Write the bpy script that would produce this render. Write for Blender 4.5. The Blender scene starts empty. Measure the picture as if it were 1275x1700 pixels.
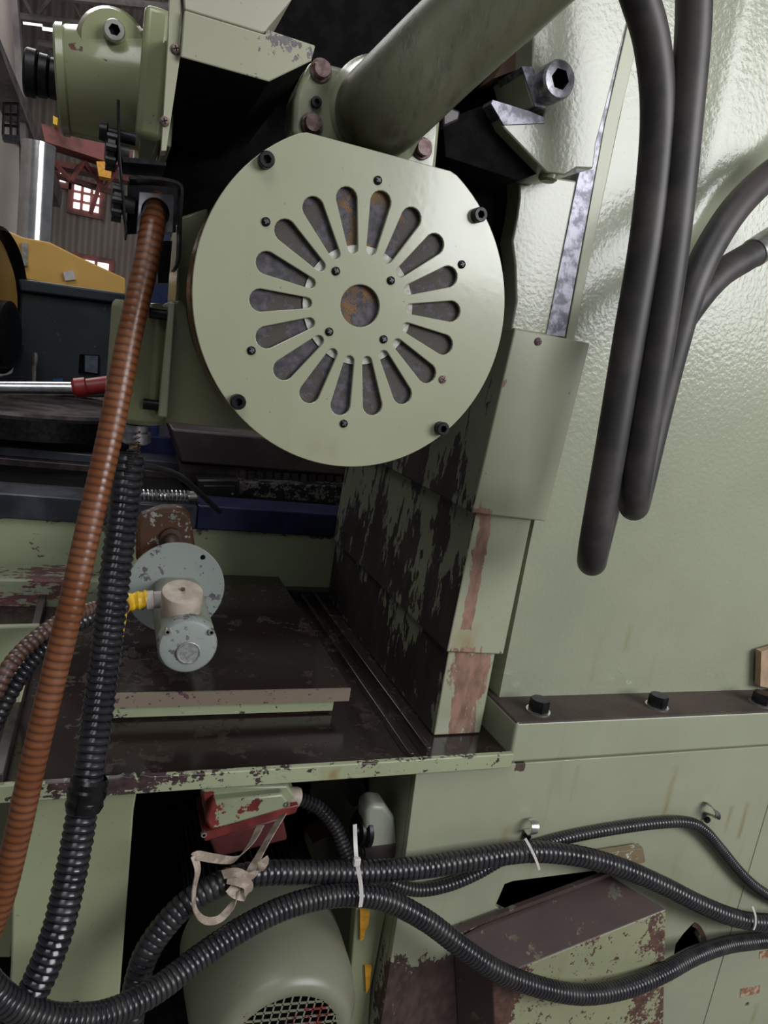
import bpy, bmesh, math, random
from mathutils import Vector, Matrix
random.seed(7)
SC = bpy.context.scene
COL = SC.collection
PI = math.pi

# ------------------------------------------------------------------ camera
H = 2.05
FPX = 1200.0
_a, _b, _c = math.radians(11.59365), math.radians(-21.95176), math.radians(8.84156)
ca, sa, cb, sb, cc, sc_ = math.cos(_a), math.sin(_a), math.cos(_b), math.sin(_b), math.cos(_c), math.sin(_c)
RM = Matrix(((cc, -sc_, 0), (sc_, cc, 0), (0, 0, 1))) @ Matrix(((1, 0, 0), (0, ca, -sa), (0, sa, ca))) @ Matrix(((cb, 0, sb), (0, 1, 0), (-sb, 0, cb)))
RT = RM.transposed()
def ray(px, py):
    v = RT @ Vector(((px - 637.5) / FPX, (py - 850) / FPX, 1.0))
    return Vector((v.x, v.z, -v.y))
def A(px, py, Y):            # photo pixel -> world point on the plane y = Y
    v = ray(px, py); return Vector((0, 0, H)) + v * (Y / v.y)
def AZ(px, py, Z):           # photo pixel -> world point at height Z
    v = ray(px, py); return Vector((0, 0, H)) + v * ((Z - H) / v.z)
def AX(px, py, X):
    v = ray(px, py); return Vector((0, 0, H)) + v * (X / v.x)
cam_d = bpy.data.cameras.new('camera'); cam = bpy.data.objects.new('camera', cam_d); COL.objects.link(cam)
cam_d.sensor_fit = 'VERTICAL'; cam_d.sensor_height = 36; cam_d.lens = FPX / 1700 * 36
cam_d.clip_start = .02; cam_d.clip_end = 200
def w2(v): return Vector((v.x, v.z, -v.y))
_r = w2(RT @ Vector((1, 0, 0))); _u = w2(RT @ Vector((0, -1, 0))); _f = w2(RT @ Vector((0, 0, 1)))
cam.matrix_world = Matrix(((_r.x, _u.x, -_f.x, 0), (_r.y, _u.y, -_f.y, 0), (_r.z, _u.z, -_f.z, H), (0, 0, 0, 1)))
SC.camera = cam

# ------------------------------------------------------------------ world, lights, exposure
SC.view_settings.view_transform = 'Standard'; SC.view_settings.look = 'None'
SC.view_settings.gamma = 1; SC.view_settings.use_curve_mapping = False
SC.view_settings.exposure = 0.0
wd = bpy.data.worlds.new('hall_daylight'); SC.world = wd; wd.use_nodes = True
bg = wd.node_tree.nodes['Background']; bg.inputs[0].default_value = (.93, .96, 1, 1); bg.inputs[1].default_value = .105
def area(name, loc, target, sx, sy, power, col=(1, 1, 1)):
    l = bpy.data.lights.new(name, 'AREA'); l.shape = 'RECTANGLE'; l.size = sx; l.size_y = sy; l.energy = power; l.color = col
    o = bpy.data.objects.new(name, l); COL.objects.link(o); o.location = loc
    o.rotation_euler = (Vector(target) - Vector(loc)).to_track_quat('-Z', 'Y').to_euler(); return o
area('window_bank_light', (5.0, -4.0, 4.35), (5.0, 0, 4.35), 5.2, 3.0, 560, (.975, .985, 1))
area('skylight_light', (-1.2, -1.6, 6.5), (.2, 1.8, 1.2), 3.0, 3.0, 100, (.96, .98, 1))
area('far_skylight_light', (-3, 9, 7.5), (-2.5, 8, 0), 4, 8, 480, (1, .99, .97))

# ------------------------------------------------------------------ mesh helpers
class MB:
    def __init__(s): s.v = []; s.f = []; s.m = []; s.rib = None
    def add(s, vs, fs, mi=0):
        n = len(s.v); s.v += [tuple(v) for v in vs]; s.f += [tuple(i + n for i in q) for q in fs]; s.m += [mi] * len(fs); return s
    def prism(s, pts, vec, mi=0):
        n = len(pts); vec = Vector(vec); P = [Vector(p) for p in pts]; Q = [p + vec for p in P]
        return s.loft2(P, Q, mi)
    def loft2(s, P, Q, mi=0):
        n = len(P)
        return s.add(list(P) + list(Q), [tuple(range(n)), tuple(range(2 * n - 1, n - 1, -1))] + [(i, i + n, (i + 1) % n + n, (i + 1) % n) for i in range(n)], mi)
    def slab(s, px, Y, depth, mi=0):
        return s.prism([A(x, y, Y) for x, y in px], (0, depth, 0), mi)
    def box(s, x0, x1, y0, y1, z0, z1, mi=0):
        return s.prism([(x0, y0, z0), (x1, y0, z0), (x1, y0, z1), (x0, y0, z1)], (0, y1 - y0, 0), mi)
    def lathe(s, p, ax, prof, n=24, mi=0, caps=True, a0=0, phase=0):
        ax = Vector(ax).normalized(); t = Vector((0, 0, 1)) if abs(ax.z) < .9 else Vector((1, 0, 0))
        u = ax.cross(t).normalized(); w = ax.cross(u); vs = []; fs = []; p = Vector(p)
        for d, r in prof:
            for k in range(n):
                g = 2 * PI * k / n + phase; vs.append(p + ax * d + (u * math.cos(g) + w * math.sin(g)) * r)
        for j in range(len(prof) - 1):
            for k in range(n):
                fs.append((j * n + k, j * n + (k + 1) % n, (j + 1) * n + (k + 1) % n, (j + 1) * n + k))
        if caps:
            fs.append(tuple(range(n - 1, -1, -1))); L = (len(prof) - 1) * n; fs.append(tuple(range(L, L + n)))
        return s.add(vs, fs, mi)
    def cyl(s, p, q, r, n=24, r2=None, mi=0):
        p = Vector(p); q = Vector(q); return s.lathe(p, q - p, [(0, r), ((q - p).length, r if r2 is None else r2)], n, mi)
    def sweep(s, pts, rad, n=14, caps=True, mi=0, ribs=None):
        # pts: list of Vectors (already dense); rad: list of radii
        ts = []
        for i in range(len(pts)):
            ts.append((pts[min(i + 1, len(pts) - 1)] - pts[max(i - 1, 0)]).normalized())
        u = ts[0].cross(Vector((.3, .2, 1))).normalized(); vs = []
        for i, p in enumerate(pts):
            u = (u - ts[i] * u.dot(ts[i])).normalized(); w = ts[i].cross(u)
            for k in range(n):
                g = 2 * PI * k / n; vs.append(p + (u * math.cos(g) + w * math.sin(g)) * rad[i])
        fs = []
        for j in range(len(pts) - 1):
            for k in range(n):
                fs.append((j * n + k, j * n + (k + 1) % n, (j + 1) * n + (k + 1) % n, (j + 1) * n + k))
        if caps:
            fs.append(tuple(range(n - 1, -1, -1))); L = (len(pts) - 1) * n; fs.append(tuple(range(L, L + n)))
        if ribs:
            s.rib = (s.rib or [0] * len(s.v)) + [x for x in ribs for _ in range(n)]
        return s.add(vs, fs, mi)
    def build(s, name, mat, parent=None, bevel=0, seg=2, smooth=35, solid=0):
        me = bpy.data.meshes.new(name)
        vs = [Vector(v) for v in s.v]
        lo = Vector([min(v[i] for v in vs) for i in range(3)]); hi = Vector([max(v[i] for v in vs) for i in range(3)])
        c = (lo + hi) / 2
        if parent is None: c.z = lo.z
        me.from_pydata([v - c for v in vs], [], s.f)
        mats = mat if isinstance(mat, (list, tuple)) else [mat]
        for m in mats: me.materials.append(m)
        if len(mats) > 1: me.polygons.foreach_set('material_index', s.m)
        if s.rib:
            at = me.attributes.new('rib', 'FLOAT', 'POINT'); at.data.foreach_set('value', s.rib)
        bm = bmesh.new(); bm.from_mesh(me); bmesh.ops.recalc_face_normals(bm, faces=bm.faces); bm.to_mesh(me); bm.free()
        if smooth:
            me.polygons.foreach_set('use_smooth', [True] * len(me.polygons)); me.set_sharp_from_angle(angle=math.radians(smooth))
        return link(name, me, c, parent, bevel, seg)
WL = {}
def link(name, me, c, parent=None, bevel=0, seg=2, rot=None):
    o = bpy.data.objects.new(name, me); COL.objects.link(o)
    if parent is not None:
        o.parent = parent; o.location = Vector(c) - WL[parent.name]
    else: o.location = c
    WL[o.name] = Vector(c)
    if rot is not None: o.rotation_euler = rot
    if bevel:
        b = o.modifiers.new('bevel', 'BEVEL'); b.width = bevel; b.segments = seg; b.limit_method = 'ANGLE'; b.angle_limit = math.radians(40)
        b.harden_normals = False
    return o
def tag(o, label=None, cat=None, group=None, kind=None):
    if label: o['label'] = label
    if cat: o['category'] = cat
    if group: o['group'] = group
    if kind: o['kind'] = kind
    return o
def thing(name, loc, label, cat, group=None):
    o = bpy.data.objects.new(name, None); COL.objects.link(o); o.location = loc; o.empty_display_size = .05; WL[o.name] = Vector(loc)
    return tag(o, label, cat, group)
def spline(pts, step):
    # centripetal-ish Catmull-Rom through pts, resampled every `step`
    P = [pts[0] * 2 - pts[1]] + pts + [pts[-1] * 2 - pts[-2]]; D = []
    for i in range(1, len(P) - 2):
        for k in range(24):
            t = k / 24; p0, p1, p2, p3 = P[i - 1:i + 3]
            D.append(.5 * ((2 * p1) + (p2 - p0) * t + (2 * p0 - 5 * p1 + 4 * p2 - p3) * t * t + (3 * p1 - p0 - 3 * p2 + p3) * t ** 3))
    D.append(pts[-1]); out = [D[0]]; acc = 0; need = step
    for i in range(1, len(D)):
        seg = (D[i] - D[i - 1]).length
        while seg > 0 and acc + seg >= need:
            t = (need - acc) / seg; out.append(D[i - 1].lerp(D[i], t)); need += step
        acc += seg
    return out
def path(pp): return [A(x, y, Y) for x, y, Y in pp]
PROF_BLACK = [(.94, 0), (.995, .8), (1.01, 1), (1.01, 1), (1.01, 1), (.985, .7)]
PROF_THIN = [(.9, 0), (.98, .7), (1.03, 1), (.98, .7)]
PROF_BROWN = [(.975, 0), (.995, .6), (1.0, 1), (1.0, 1), (.995, .7)]
def corr(pts, R, pitch, prof, n=16, jitter=0):
    k = len(prof); P = spline(pts, pitch / k); m = MB()
    rad = [R * prof[i % k][0] * (1 + jitter * math.sin(i // k * 2.3) * math.sin(i // k * .77)) for i in range(len(P))]
    return m.sweep(P, rad, n, True, 0, [prof[i % k][1] for i in range(len(P))])
def smooth_tube(pts, R, step=.012, n=18, mi=0):
    P = spline(pts, step); return MB().sweep(P, [R] * len(P), n)
def ribbon(m, pts, wid, th, side, step=.006):
    P = spline(pts, step); S = side if isinstance(side, list) else [side]
    vs = []; fs = []
    for i, p in enumerate(P):
        t = (P[min(i + 1, len(P) - 1)] - P[max(i - 1, 0)]).normalized()
        q = i / max(1, len(P) - 1) * (len(S) - 1); a = int(min(q, len(S) - 1.001)) if len(S) > 1 else 0
        sd = Vector(S[a]) if len(S) == 1 else Vector(S[a]).lerp(Vector(S[a + 1]), q - a)
        sd = (sd - t * sd.dot(t)).normalized(); nn = t.cross(sd)
        for x, y in ((-1, -1), (1, -1), (1, 1), (-1, 1)): vs.append(p + sd * x * wid / 2 + nn * y * th / 2)
    for j in range(len(P) - 1):
        for k in range(4): fs.append((j * 4 + k, j * 4 + (k + 1) % 4, j * 4 + 4 + (k + 1) % 4, j * 4 + 4 + k))
    fs += [(3, 2, 1, 0), tuple(range(len(P) * 4 - 4, len(P) * 4))]
    return m.add(vs, fs)

# ------------------------------------------------------------------ materials
class NT:
    def __init__(s, name):
        s.mat = bpy.data.materials.new(name); s.mat.use_nodes = True; s.t = s.mat.node_tree; s.n = s.t.nodes
        s.b = s.n['Principled BSDF']
    def new(s, typ, **kw):
        n = s.n.new(typ)
        for k, v in kw.items(): setattr(n, k, v)
        return n
    def put(s, sock, v):
        if isinstance(v, bpy.types.NodeSocket): s.t.links.new(v, sock)
        elif v is not None:
            if sock.type == 'RGBA' and len(v) == 3: v = (*v, 1)
            sock.default_value = v
    def math(s, op, a, b=None, c=None, clamp=False):
        n = s.new('ShaderNodeMath', operation=op, use_clamp=clamp); s.put(n.inputs[0], a)
        if b is not None: s.put(n.inputs[1], b)
        if c is not None: s.put(n.inputs[2], c)
        return n.outputs[0]
    def vmath(s, op, a, b=None):
        n = s.new('ShaderNodeVectorMath', operation=op); s.put(n.inputs[0], a)
        if b is not None: s.put(n.inputs[1], b)
        return n.outputs[0]
    def pos(s):
        if not hasattr(s, '_p'): s._p = s.new('ShaderNodeNewGeometry').outputs['Position']
        return s._p
    def noise(s, scale, detail=4, rough=.55, stretch=None, vec=None):
        v = vec or s.pos()
        if stretch: v = s.vmath('MULTIPLY', v, stretch)
        n = s.new('ShaderNodeTexNoise'); s.put(n.inputs['Vector'], v); n.inputs['Scale'].default_value = scale
        n.inputs['Detail'].default_value = detail; n.inputs['Roughness'].default_value = rough
        return n.outputs[0]
    def ramp(s, x, lo, hi, a=0., b=1., smooth=True):
        n = s.new('ShaderNodeMapRange'); n.interpolation_type = 'SMOOTHSTEP' if smooth else 'LINEAR'
        s.put(n.inputs[0], x)
        for i, v in zip((1, 2, 3, 4), (lo, hi, a, b)): s.put(n.inputs[i], v)
        return n.outputs[0]
    def mix(s, f, a, b):
        n = s.new('ShaderNodeMix', data_type='RGBA'); s.put(n.inputs[0], f); s.put(n.inputs[6], a); s.put(n.inputs[7], b); return n.outputs[2]
    def region(s, ctr, half, soft, amount):
        d = s.vmath('SUBTRACT', s.vmath('ABSOLUTE', s.vmath('SUBTRACT', s.pos(), tuple(ctr))), tuple(half))
        sp = s.new('ShaderNodeSeparateXYZ'); s.put(sp.inputs[0], d)
        m = s.math('MAXIMUM', s.math('MAXIMUM', sp.outputs[0], sp.outputs[1]), sp.outputs[2])
        return s.ramp(m, -soft, soft, amount, 0.)
    def bump(s, h, strength=.3, dist=.002, prev=None):
        n = s.new('ShaderNodeBump'); n.inputs['Strength'].default_value = strength; n.inputs['Distance'].default_value = dist
        s.put(n.inputs['Height'], h)
        if prev is not None: s.put(n.inputs['Normal'], prev)
        return n.outputs[0]
def drip(p0, p1, Y, w, soft, amt):
    a = A(*p0, Y); b = A(*p1, Y); c = (a + b) / 2; return c, (w + .003, .03, abs(a.z - b.z) / 2), soft * 1.4, amt * 1.5
def box_px(p0, p1, Y, dy=.03, pad=0):
    a = A(*p0, Y); b = A(*p1, Y); c = (a + b) / 2; h = (abs(b.x - a.x) / 2 + pad, dy, abs(b.z - a.z) / 2 + pad); return c, h
def paint(name, col, chip=None, thr=.7, cscale=14, cstretch=None, patches=(), rough=.32, bumpy=.25, bscale=45, bdist=.0015,
          stain=0, stain_col=(.16, .11, .035), var=.10, metal=0, chip_rough=.6, cdetail=7, edge=.012, streak=0, coat=0, stains=(), soil=None):
    t = NT(name); n1 = t.noise(3.1, 5, .6)
    base = t.mix(t.ramp(n1, .3, .7), tuple(c * (1 - var) for c in col), tuple(min(1, c * (1 + var)) for c in col))
    sp = t.ramp(t.noise(160, 2, .5), .70, .76); base = t.mix(t.math('MULTIPLY', sp, .45), base, tuple(c * .3 for c in col))
    if stain or stains:
        st = t.ramp(t.noise(1, 5, .6, stretch=(22, 22, 2.2)), .55, .78)
        f = stain
        tot = None
        for (c, h, soft, amt) in stains:
            r = t.region(c, h, soft, amt); tot = r if tot is None else t.math('MAXIMUM', tot, r)
        f2 = t.math('MULTIPLY', st, stain)
        if tot is not None:
            f2 = t.math('ADD', f2, t.math('MULTIPLY', tot, t.ramp(t.noise(45, 4, .6, stretch=(1, 1, .2)), .2, .75)), clamp=True)
        base = t.mix(f2, base, stain_col)
    r = rough; nb = t.noise(bscale, 3, .5)
    nrm = t.bump(nb, bumpy, bdist)
    if chip:
        v = t.math('ADD', t.math('MULTIPLY', t.noise(cscale, cdetail, .62, stretch=cstretch), .95), t.math('MULTIPLY', t.noise(cscale * 4.3, 6, .65, stretch=cstretch), .75)); v = t.math('SUBTRACT', v, .35)
        for (c, h, soft, amt) in patches: v = t.math('ADD', v, t.region(c, h, soft * 2.2, amt))
        m = t.ramp(v, thr - edge, thr + edge)
        cn = t.ramp(t.noise(cscale * 2.3, 5, .6, stretch=cstretch), .3, .7)
        cc_ = t.mix(cn, tuple(x * .65 for x in chip), tuple(min(1, x * 1.35) for x in chip))
        base = t.mix(m, base, cc_); r = t.mix(m, (rough,) * 3, (chip_rough,) * 3)
        nrm = t.bump(t.math('MULTIPLY', m, -1), .5, .0012, nrm)
    t.put(t.b.inputs['Base Color'], base); t.put(t.b.inputs['Roughness'], r); t.put(t.b.inputs['Normal'], nrm); t.put(t.b.inputs['Coat Normal'], nrm); t.b.inputs['Metallic'].default_value = metal
    t.b.inputs['Coat Weight'].default_value = coat; t.b.inputs['Coat Roughness'].default_value = .12
    return t.mat
def plain(name, col, rough=.5, metal=0, var=.15, scale=30, bumpy=.15, bdist=.001, col2=None, lo=.4, hi=.6, stretch=None):
    t = NT(name); n1 = t.noise(scale, 5, .6, stretch=stretch)
    c2 = col2 or tuple(min(1, c * (1 + var)) for c in col); c1 = col if col2 else tuple(c * (1 - var) for c in col)
    t.put(t.b.inputs['Base Color'], t.mix(t.ramp(n1, lo, hi), c1, c2)); t.b.inputs['Roughness'].default_value = rough; t.b.inputs['Metallic'].default_value = metal
    t.put(t.b.inputs['Normal'], t.bump(n1, bumpy, bdist)); return t.mat
def ribbed(name, ridge, groove, rough=.35, dusty=None):
    t = NT(name); at = t.new('ShaderNodeAttribute', attribute_name='rib').outputs['Fac']; n = t.noise(18, 5, .65)
    c = t.mix(at, groove, t.mix(t.ramp(n, .35, .7), ridge, dusty or ridge))
    t.put(t.b.inputs['Base Color'], c); t.put(t.b.inputs['Roughness'], t.ramp(n, .3, .7, rough - .08, rough + .12)); return t.mat
def emit(name, col, s):
    t = NT(name); t.b.inputs['Base Color'].default_value = (*col, 1); t.b.inputs['Emission Color'].default_value = (*col, 1); t.b.inputs['Emission Strength'].default_value = s; return t.mat

G = (.31, .325, .215)
RED_PRIMER = (.16, .055, .045); BROWN = (.075, .042, .035)
M = {}
M['green'] = paint('sage_green_paint', G, stain=.12)
M['fan_green'] = paint('fan_cover_paint', (.325, .338, .228), chip=(.2, .07, .04), thr=.83, cscale=30, rough=.27, bumpy=.10, bscale=90, bdist=.0008,
    patches=[(*box_px((540, 768), (625, 778), 1.05), .012, .18)], coat=.7, stain=.05, var=.05, stains=[(*box_px((505, 730), (560, 760), 1.05), .02, .25)])
M['dark_green'] = paint('olive_casting_paint', (.215, .23, .125), coat=.35, rough=.4, bumpy=.35, bscale=70, bdist=.002, stain=.25)
M['black_int'] = plain('shade_black', (.005, .0045, .0045), .9, var=.4); M['black_int'].node_tree.nodes['Principled BSDF'].inputs['Specular IOR Level'].default_value = .12  # near-black: shade of hollows, gaps and undersides put into the colour
M['black_steel'] = plain('black_oxide_steel', (.022, .021, .024), .38, .75, var=.3, scale=60)
M['black_plastic'] = plain('black_plastic', (.018, .018, .019), .4, var=.2)
M['steel'] = plain('bare_steel', (.42, .42, .46), .36, .85, scale=55, var=.3, bumpy=.2)
M['mottled_steel'] = plain('mottled_steel', (.13, .13, .155), .5, .7, scale=45, col2=(.33, .33, .38), lo=.38, hi=.6)
M['zinc'] = plain('zinc_plate', (.55, .54, .5), .3, .9, var=.2)
M['rust_bolt'] = plain('rust_pink_bolt', (.13, .075, .07), .55, .2, scale=70, col2=(.27, .18, .165))
M['copper'] = plain('worn_brown_rim', (.12, .06, .03), .3, .6, scale=40, col2=(.28, .16, .08))
M['rubber'] = plain('aged_black_rubber', (.030, .027, .029), .48, scale=9, col2=(.062, .05, .048), bumpy=.2)
M['rubber_brown'] = plain('dusty_rubber', (.075, .062, .058), .5, scale=9, col2=(.11, .09, .08))
M['hose_brown'] = ribbed('brown_plastic_hose', (.16, .052, .018), (.07, .024, .011), .33, (.21, .08, .034))
M['hose_black'] = ribbed('black_corrugated_hose', (.020, .019, .026), (.004, .004, .005), .21, (.032, .029, .034))
M['conduit'] = ribbed('black_corrugated_conduit', (.016, .016, .021), (.003, .003, .004), .27, (.034, .03, .031))
M['tie'] = plain('white_nylon', (.58, .55, .53), .45, var=.08)
M['strap'] = plain('beige_webbing', (.27, .21, .165), .8, scale=40, col2=(.44, .36, .29), bumpy=.4)
M['yellow_tape'] = plain('yellow_tape', (.78, .50, .02), .4, scale=50, col2=(.62, .36, .02))
M['orange'] = plain('orange_paint', (.75, .36, .03), .5)

# --------------------------------------------------------------- small hardware meshes (shared), head pointing along -Y
def mesh_of(m, name, mats):
    me = bpy.data.meshes.new(name); me.from_pydata([Vector(v) for v in m.v], [], m.f)
    for x in mats: me.materials.append(x)
    if len(mats) > 1: me.polygons.foreach_set('material_index', m.m)
    bm = bmesh.new(); bm.from_mesh(me); bmesh.ops.recalc_face_normals(bm, faces=bm.faces); bm.to_mesh(me); bm.free()
    me.polygons.foreach_set('use_smooth', [True] * len(me.polygons)); me.set_sharp_from_angle(angle=math.radians(30)); return me
def hexring(n, r, phase=0):
    out = []
    for k in range(n):
        g = 2 * PI * k / n; a = (g + phase) % (PI / 3) - PI / 6; out.append((g, r * math.cos(PI / 6) / math.cos(a)))
    return out
def cap_screw_mesh(name, r, h, mats):
    n = 24; rings = []
    for d, q in ((0, r), (-h * .88, r), (-h, r * .9)): rings.append([(q * math.cos(2 * PI * k / n), d, q * math.sin(2 * PI * k / n)) for k in range(n)])
    for d in (-h, -h * .35): rings.append([(q * math.cos(g), d, q * math.sin(g)) for g, q in hexring(n, r * .55)])
    vs = [v for R_ in rings for v in R_]; fs = []; mi = []
    for j in range(4):
        for k in range(n): fs.append((j * n + k, j * n + (k + 1) % n, (j + 1) * n + (k + 1) % n, (j + 1) * n + k)); mi.append(1 if j == 3 else 0)
    fs.append(tuple(range(4 * n, 5 * n))); mi.append(1); fs.append(tuple(range(n))); mi.append(0)
    m = MB(); m.add(vs, fs); m.m = mi; return mesh_of(m, name, mats)
def phillips_mesh(name, r, h, mats):
    m = MB(); m.lathe((0, 0, 0), (0, -1, 0), [(0, r), (h * .45, r * .97), (h * .8, r * .75), (h, r * .4)], 18)
    for a in (.4, .4 + PI / 2):
        c, s = math.cos(a), math.sin(a); q = r * .55; w = r * .12
        m.prism([(c * q - s * w, -h * .9, s * q + c * w), (-c * q - s * w, -h * .9, -s * q + c * w), (-c * q + s * w, -h * .9, -s * q - c * w), (c * q + s * w, -h * .9, s * q - c * w)], (0, -h * .16, 0), 1)
    return mesh_of(m, name, mats)
def hex_mesh(name, r, h, mats, flange=0):
    m = MB(); n = 24
    if flange: m.lathe((0, 0, 0), (0, -1, 0), [(0, flange), (h * .22, flange), (h * .3, flange * .92)], 24)
    g = hexring(n, r); rings = [[(q * math.cos(a), d, q * math.sin(a)) for a, q in g] for d in (0, -h * .85)]
    rings.append([(min(q, r * .88) * math.cos(a), -h, min(q, r * .88) * math.sin(a)) for a, q in g])
    vs = [v for R_ in rings for v in R_]; fs = [(j * n + k, j * n + (k + 1) % n, (j + 1) * n + (k + 1) % n, (j + 1) * n + k) for j in range(2) for k in range(n)]
    fs += [tuple(range(2 * n, 3 * n)), tuple(range(n))]; m.add(vs, fs); return mesh_of(m, name, mats)
M['socket'] = plain('socket_shadow_steel', (.012, .011, .012), .6, .3)
ME_CAP = cap_screw_mesh('cap_screw', .0108, .014, [M['black_steel'], M['socket']])
ME_CAPZ = cap_screw_mesh('cap_screw', .0155, .02, [M['zinc'], M['socket']])
ME_CAPBIG = cap_screw_mesh('cap_screw', .029, .034, [M['steel'], M['socket']])
M['worn_cross'] = plain('worn_cross_steel', (.13, .12, .12), .5, .4)
ME_PH = phillips_mesh('small_screw', .0062, .0042, [M['black_steel'], M['worn_cross']])
ME_PHR = phillips_mesh('small_screw', .0062, .0042, [M['rust_bolt'], M['black_steel']])
ME_HEXR = hex_mesh('hex_bolt', .0155, .018, [M['rust_bolt']], .019)
ME_HEXB = hex_mesh('hex_bolt', .017, .014, [M['black_steel']])
ME_HEXS = hex_mesh('hex_bolt', .009, .008, [M['black_steel']])

# ------------------------------------------------------------------ the hall
t = NT('oily_concrete'); n = t.noise(1.7, 6, .6)
t.put(t.b.inputs['Base Color'], t.mix(t.ramp(n, .35, .65), (.14, .125, .115), (.25, .22, .205))); t.b.inputs['Roughness'].default_value = .7
M['concrete'] = t.mat
tag(MB().box(-14, 14, -3, 26, -.05, 0).build('floor', M['concrete'], smooth=0), kind='structure')
def corrugated(name, col, freq, rough=.6):
    t = NT(name); sp = t.new('ShaderNodeSeparateXYZ'); t.put(sp.inputs[0], t.pos())
    w = t.math('SINE', t.math('MULTIPLY', t.math('ADD', sp.outputs[0], sp.outputs[1]), freq))
    t.put(t.b.inputs['Base Color'], t.mix(t.ramp(t.noise(.8, 5), .3, .7), tuple(c * .75 for c in col), col)); t.b.inputs['Roughness'].default_value = rough
    t.put(t.b.inputs['Normal'], t.bump(w, 1, .03)); return t.mat
M['wall_sheet'] = corrugated('corrugated_wall_sheet', (.30, .25, .215), 26)
M['wall_pale'] = corrugated('pale_wall_sheet', (.42, .37, .34), 18)
M['roof'] = plain('dark_roof_sheet', (.045, .042, .042), .8)
M['red_steel'] = plain('oxide_red_steelwork', (.17, .05, .045), .55, var=.35, scale=3)
M['grey_steelwork'] = plain('grey_steelwork', (.16, .14, .135), .6, var=.3, scale=3)
M['window'] = emit('daylit_window', (1, .99, .95), 1.6)
YW = 17.0
tag(MB().slab([(-900, -300), (420, -300), (420, 700), (-900, 700)], YW, .2).build('wall_back', M['wall_sheet'], smooth=0), kind='structure')
wl = A(2, 120, 9.0)
tag(MB().box(wl.x - 1.9, wl.x - 1.7, 3.5, 17, 0, 9.3).build('wall_left', M['wall_pale'], smooth=0), kind='structure')
tag(MB().box(-9, 14, 6, 17.2, 8.6, 8.75).build('ceiling', M['roof'], smooth=0), kind='structure')
# windows in the back wall
for k, (x0, y0, x1, y1, nx, ny) in enumerate(((98, 286, 112, 308, 1, 1), (122, 303, 166, 358, 3, 3), (112, 424, 182, 458, 3, 1))):
    a = A(x0, y0, YW - .02); b = A(x1, y1, YW - .02)
    w = MB().box(a.x - .08, b.x + .08, YW - .12, YW, b.z - .08, a.z + .08).build('window_%d' % (k + 1), M['red_steel'], smooth=0); tag(w, kind='structure')
    for i in range(nx):
        for j in range(ny):
            dx = (b.x - a.x) / nx; dz = (a.z - b.z) / ny
            MB().box(a.x + i * dx + .03, a.x + (i + 1) * dx - .03, YW - .16, YW - .11, b.z + j * dz + .03, b.z + (j + 1) * dz - .03).build('pane', M['window'], w, smooth=0)
# skylight strips in the roof, roof trusses
for k, (x0, y0, x1, y1) in enumerate(((38, 36, 70, 42), (70, 44, 96, 52), (165, -4, 178, 3), (252, 2, 285, 8))):
    a = A(x0, y0, 12); b = A(x1, y1, 12); z = 8.58
    o = MB().slab([(x0, y0), (x1, y0 + 4), (x1, y1), (x0, y1 - 4)], 13.5, .06).build('window_%d' % (k + 4), M['window'], smooth=0); tag(o, kind='structure')
for k, (p, q, Y, r) in enumerate((((-30, 20), (300, 60), 14, .10), ((-30, -20), (300, 15), 12, .10), ((60, 130), (300, 175), 15, .12))):
    tr = thing('roof_truss', A(*p, Y), ['grey roof truss crossing under the dark roof, middle one of three', 'grey roof truss nearest the top edge of the photo', 'lowest and farthest grey roof truss, behind the black shaft'][k], 'truss', 'trusses under the dark hall roof')
    a = A(*p, Y); b = A(*q, Y); up = Vector((0, 0, .55))
    MB().cyl(a, b, r * .6, 8).build('bottom_chord', M['grey_steelwork'], tr); MB().cyl(a + up, b + up, r * .6, 8).build('top_chord', M['grey_steelwork'], tr)
    N = 8
    for i in range(N):
        s = a.lerp(b, i / N) + (up if i % 2 else Vector()); e = a.lerp(b, (i + 1) / N) + (Vector() if i % 2 else up)
        MB().cyl(s, e, r * .3, 6).build('brace', M['grey_steelwork'], tr)
# hall columns on the left
def bgbox(name, px, Y, depth, mat, label, cat, **kw):
    return tag(MB().slab(px, Y, depth).build(name, mat, smooth=0, **kw), label, cat)
hc = thing('hall_column', A(15, 400, 8), 'grey steel hall column at the far left edge behind the yellow hoist', 'column')
MB().slab([(-40, -60), (14, -60), (30, 150), (34, 400), (-40, 430)], 8, .25).build('column_web', M['wall_pale'], hc)
MB().slab([(14, -60), (24, -60), (40, 150), (44, 240), (34, 240)], 7.9, .2).build('column_flange', M['grey_steelwork'], hc)
rl = thing('walkway_railing', A(18, 225, 7.2), 'dark walkway railing fixed to the hall column at far left', 'railing')
for x0, y0, x1, y1 in ((5, 172, 32, 172), (5, 190, 32, 191), (4, 208, 31, 210), (7, 170, 5, 225), (19, 170, 18, 226), (31, 172, 30, 226)):
    MB().cyl(A(x0, y0, 7.2), A(x1, y1, 7.2), .012, 6).build('rail', M['black_steel'], rl)
MB().slab([(3, 222), (31, 225), (28, 236), (4, 232)], 7.15, .1).build('walkway_deck', M['black_steel'], rl)
# diagonal stair stringer
st = thing('crane_runway', A(60, 220, 10), 'brown runway girder running diagonally away along the left wall', 'girder')
MB().loft2([A(-10, 40, 6), A(-6, 66, 6), A(100, 345, 12), A(104, 318, 12)], [A(-10, 40, 6) + Vector((-.2, 0, 0)), A(-6, 66, 6) + Vector((-.2, 0, 0)), A(100, 345, 12) + Vector((-.2, 0, 0)), A(104, 318, 12) + Vector((-.2, 0, 0))]).build('girder', M['grey_steelwork'], st)
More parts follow.
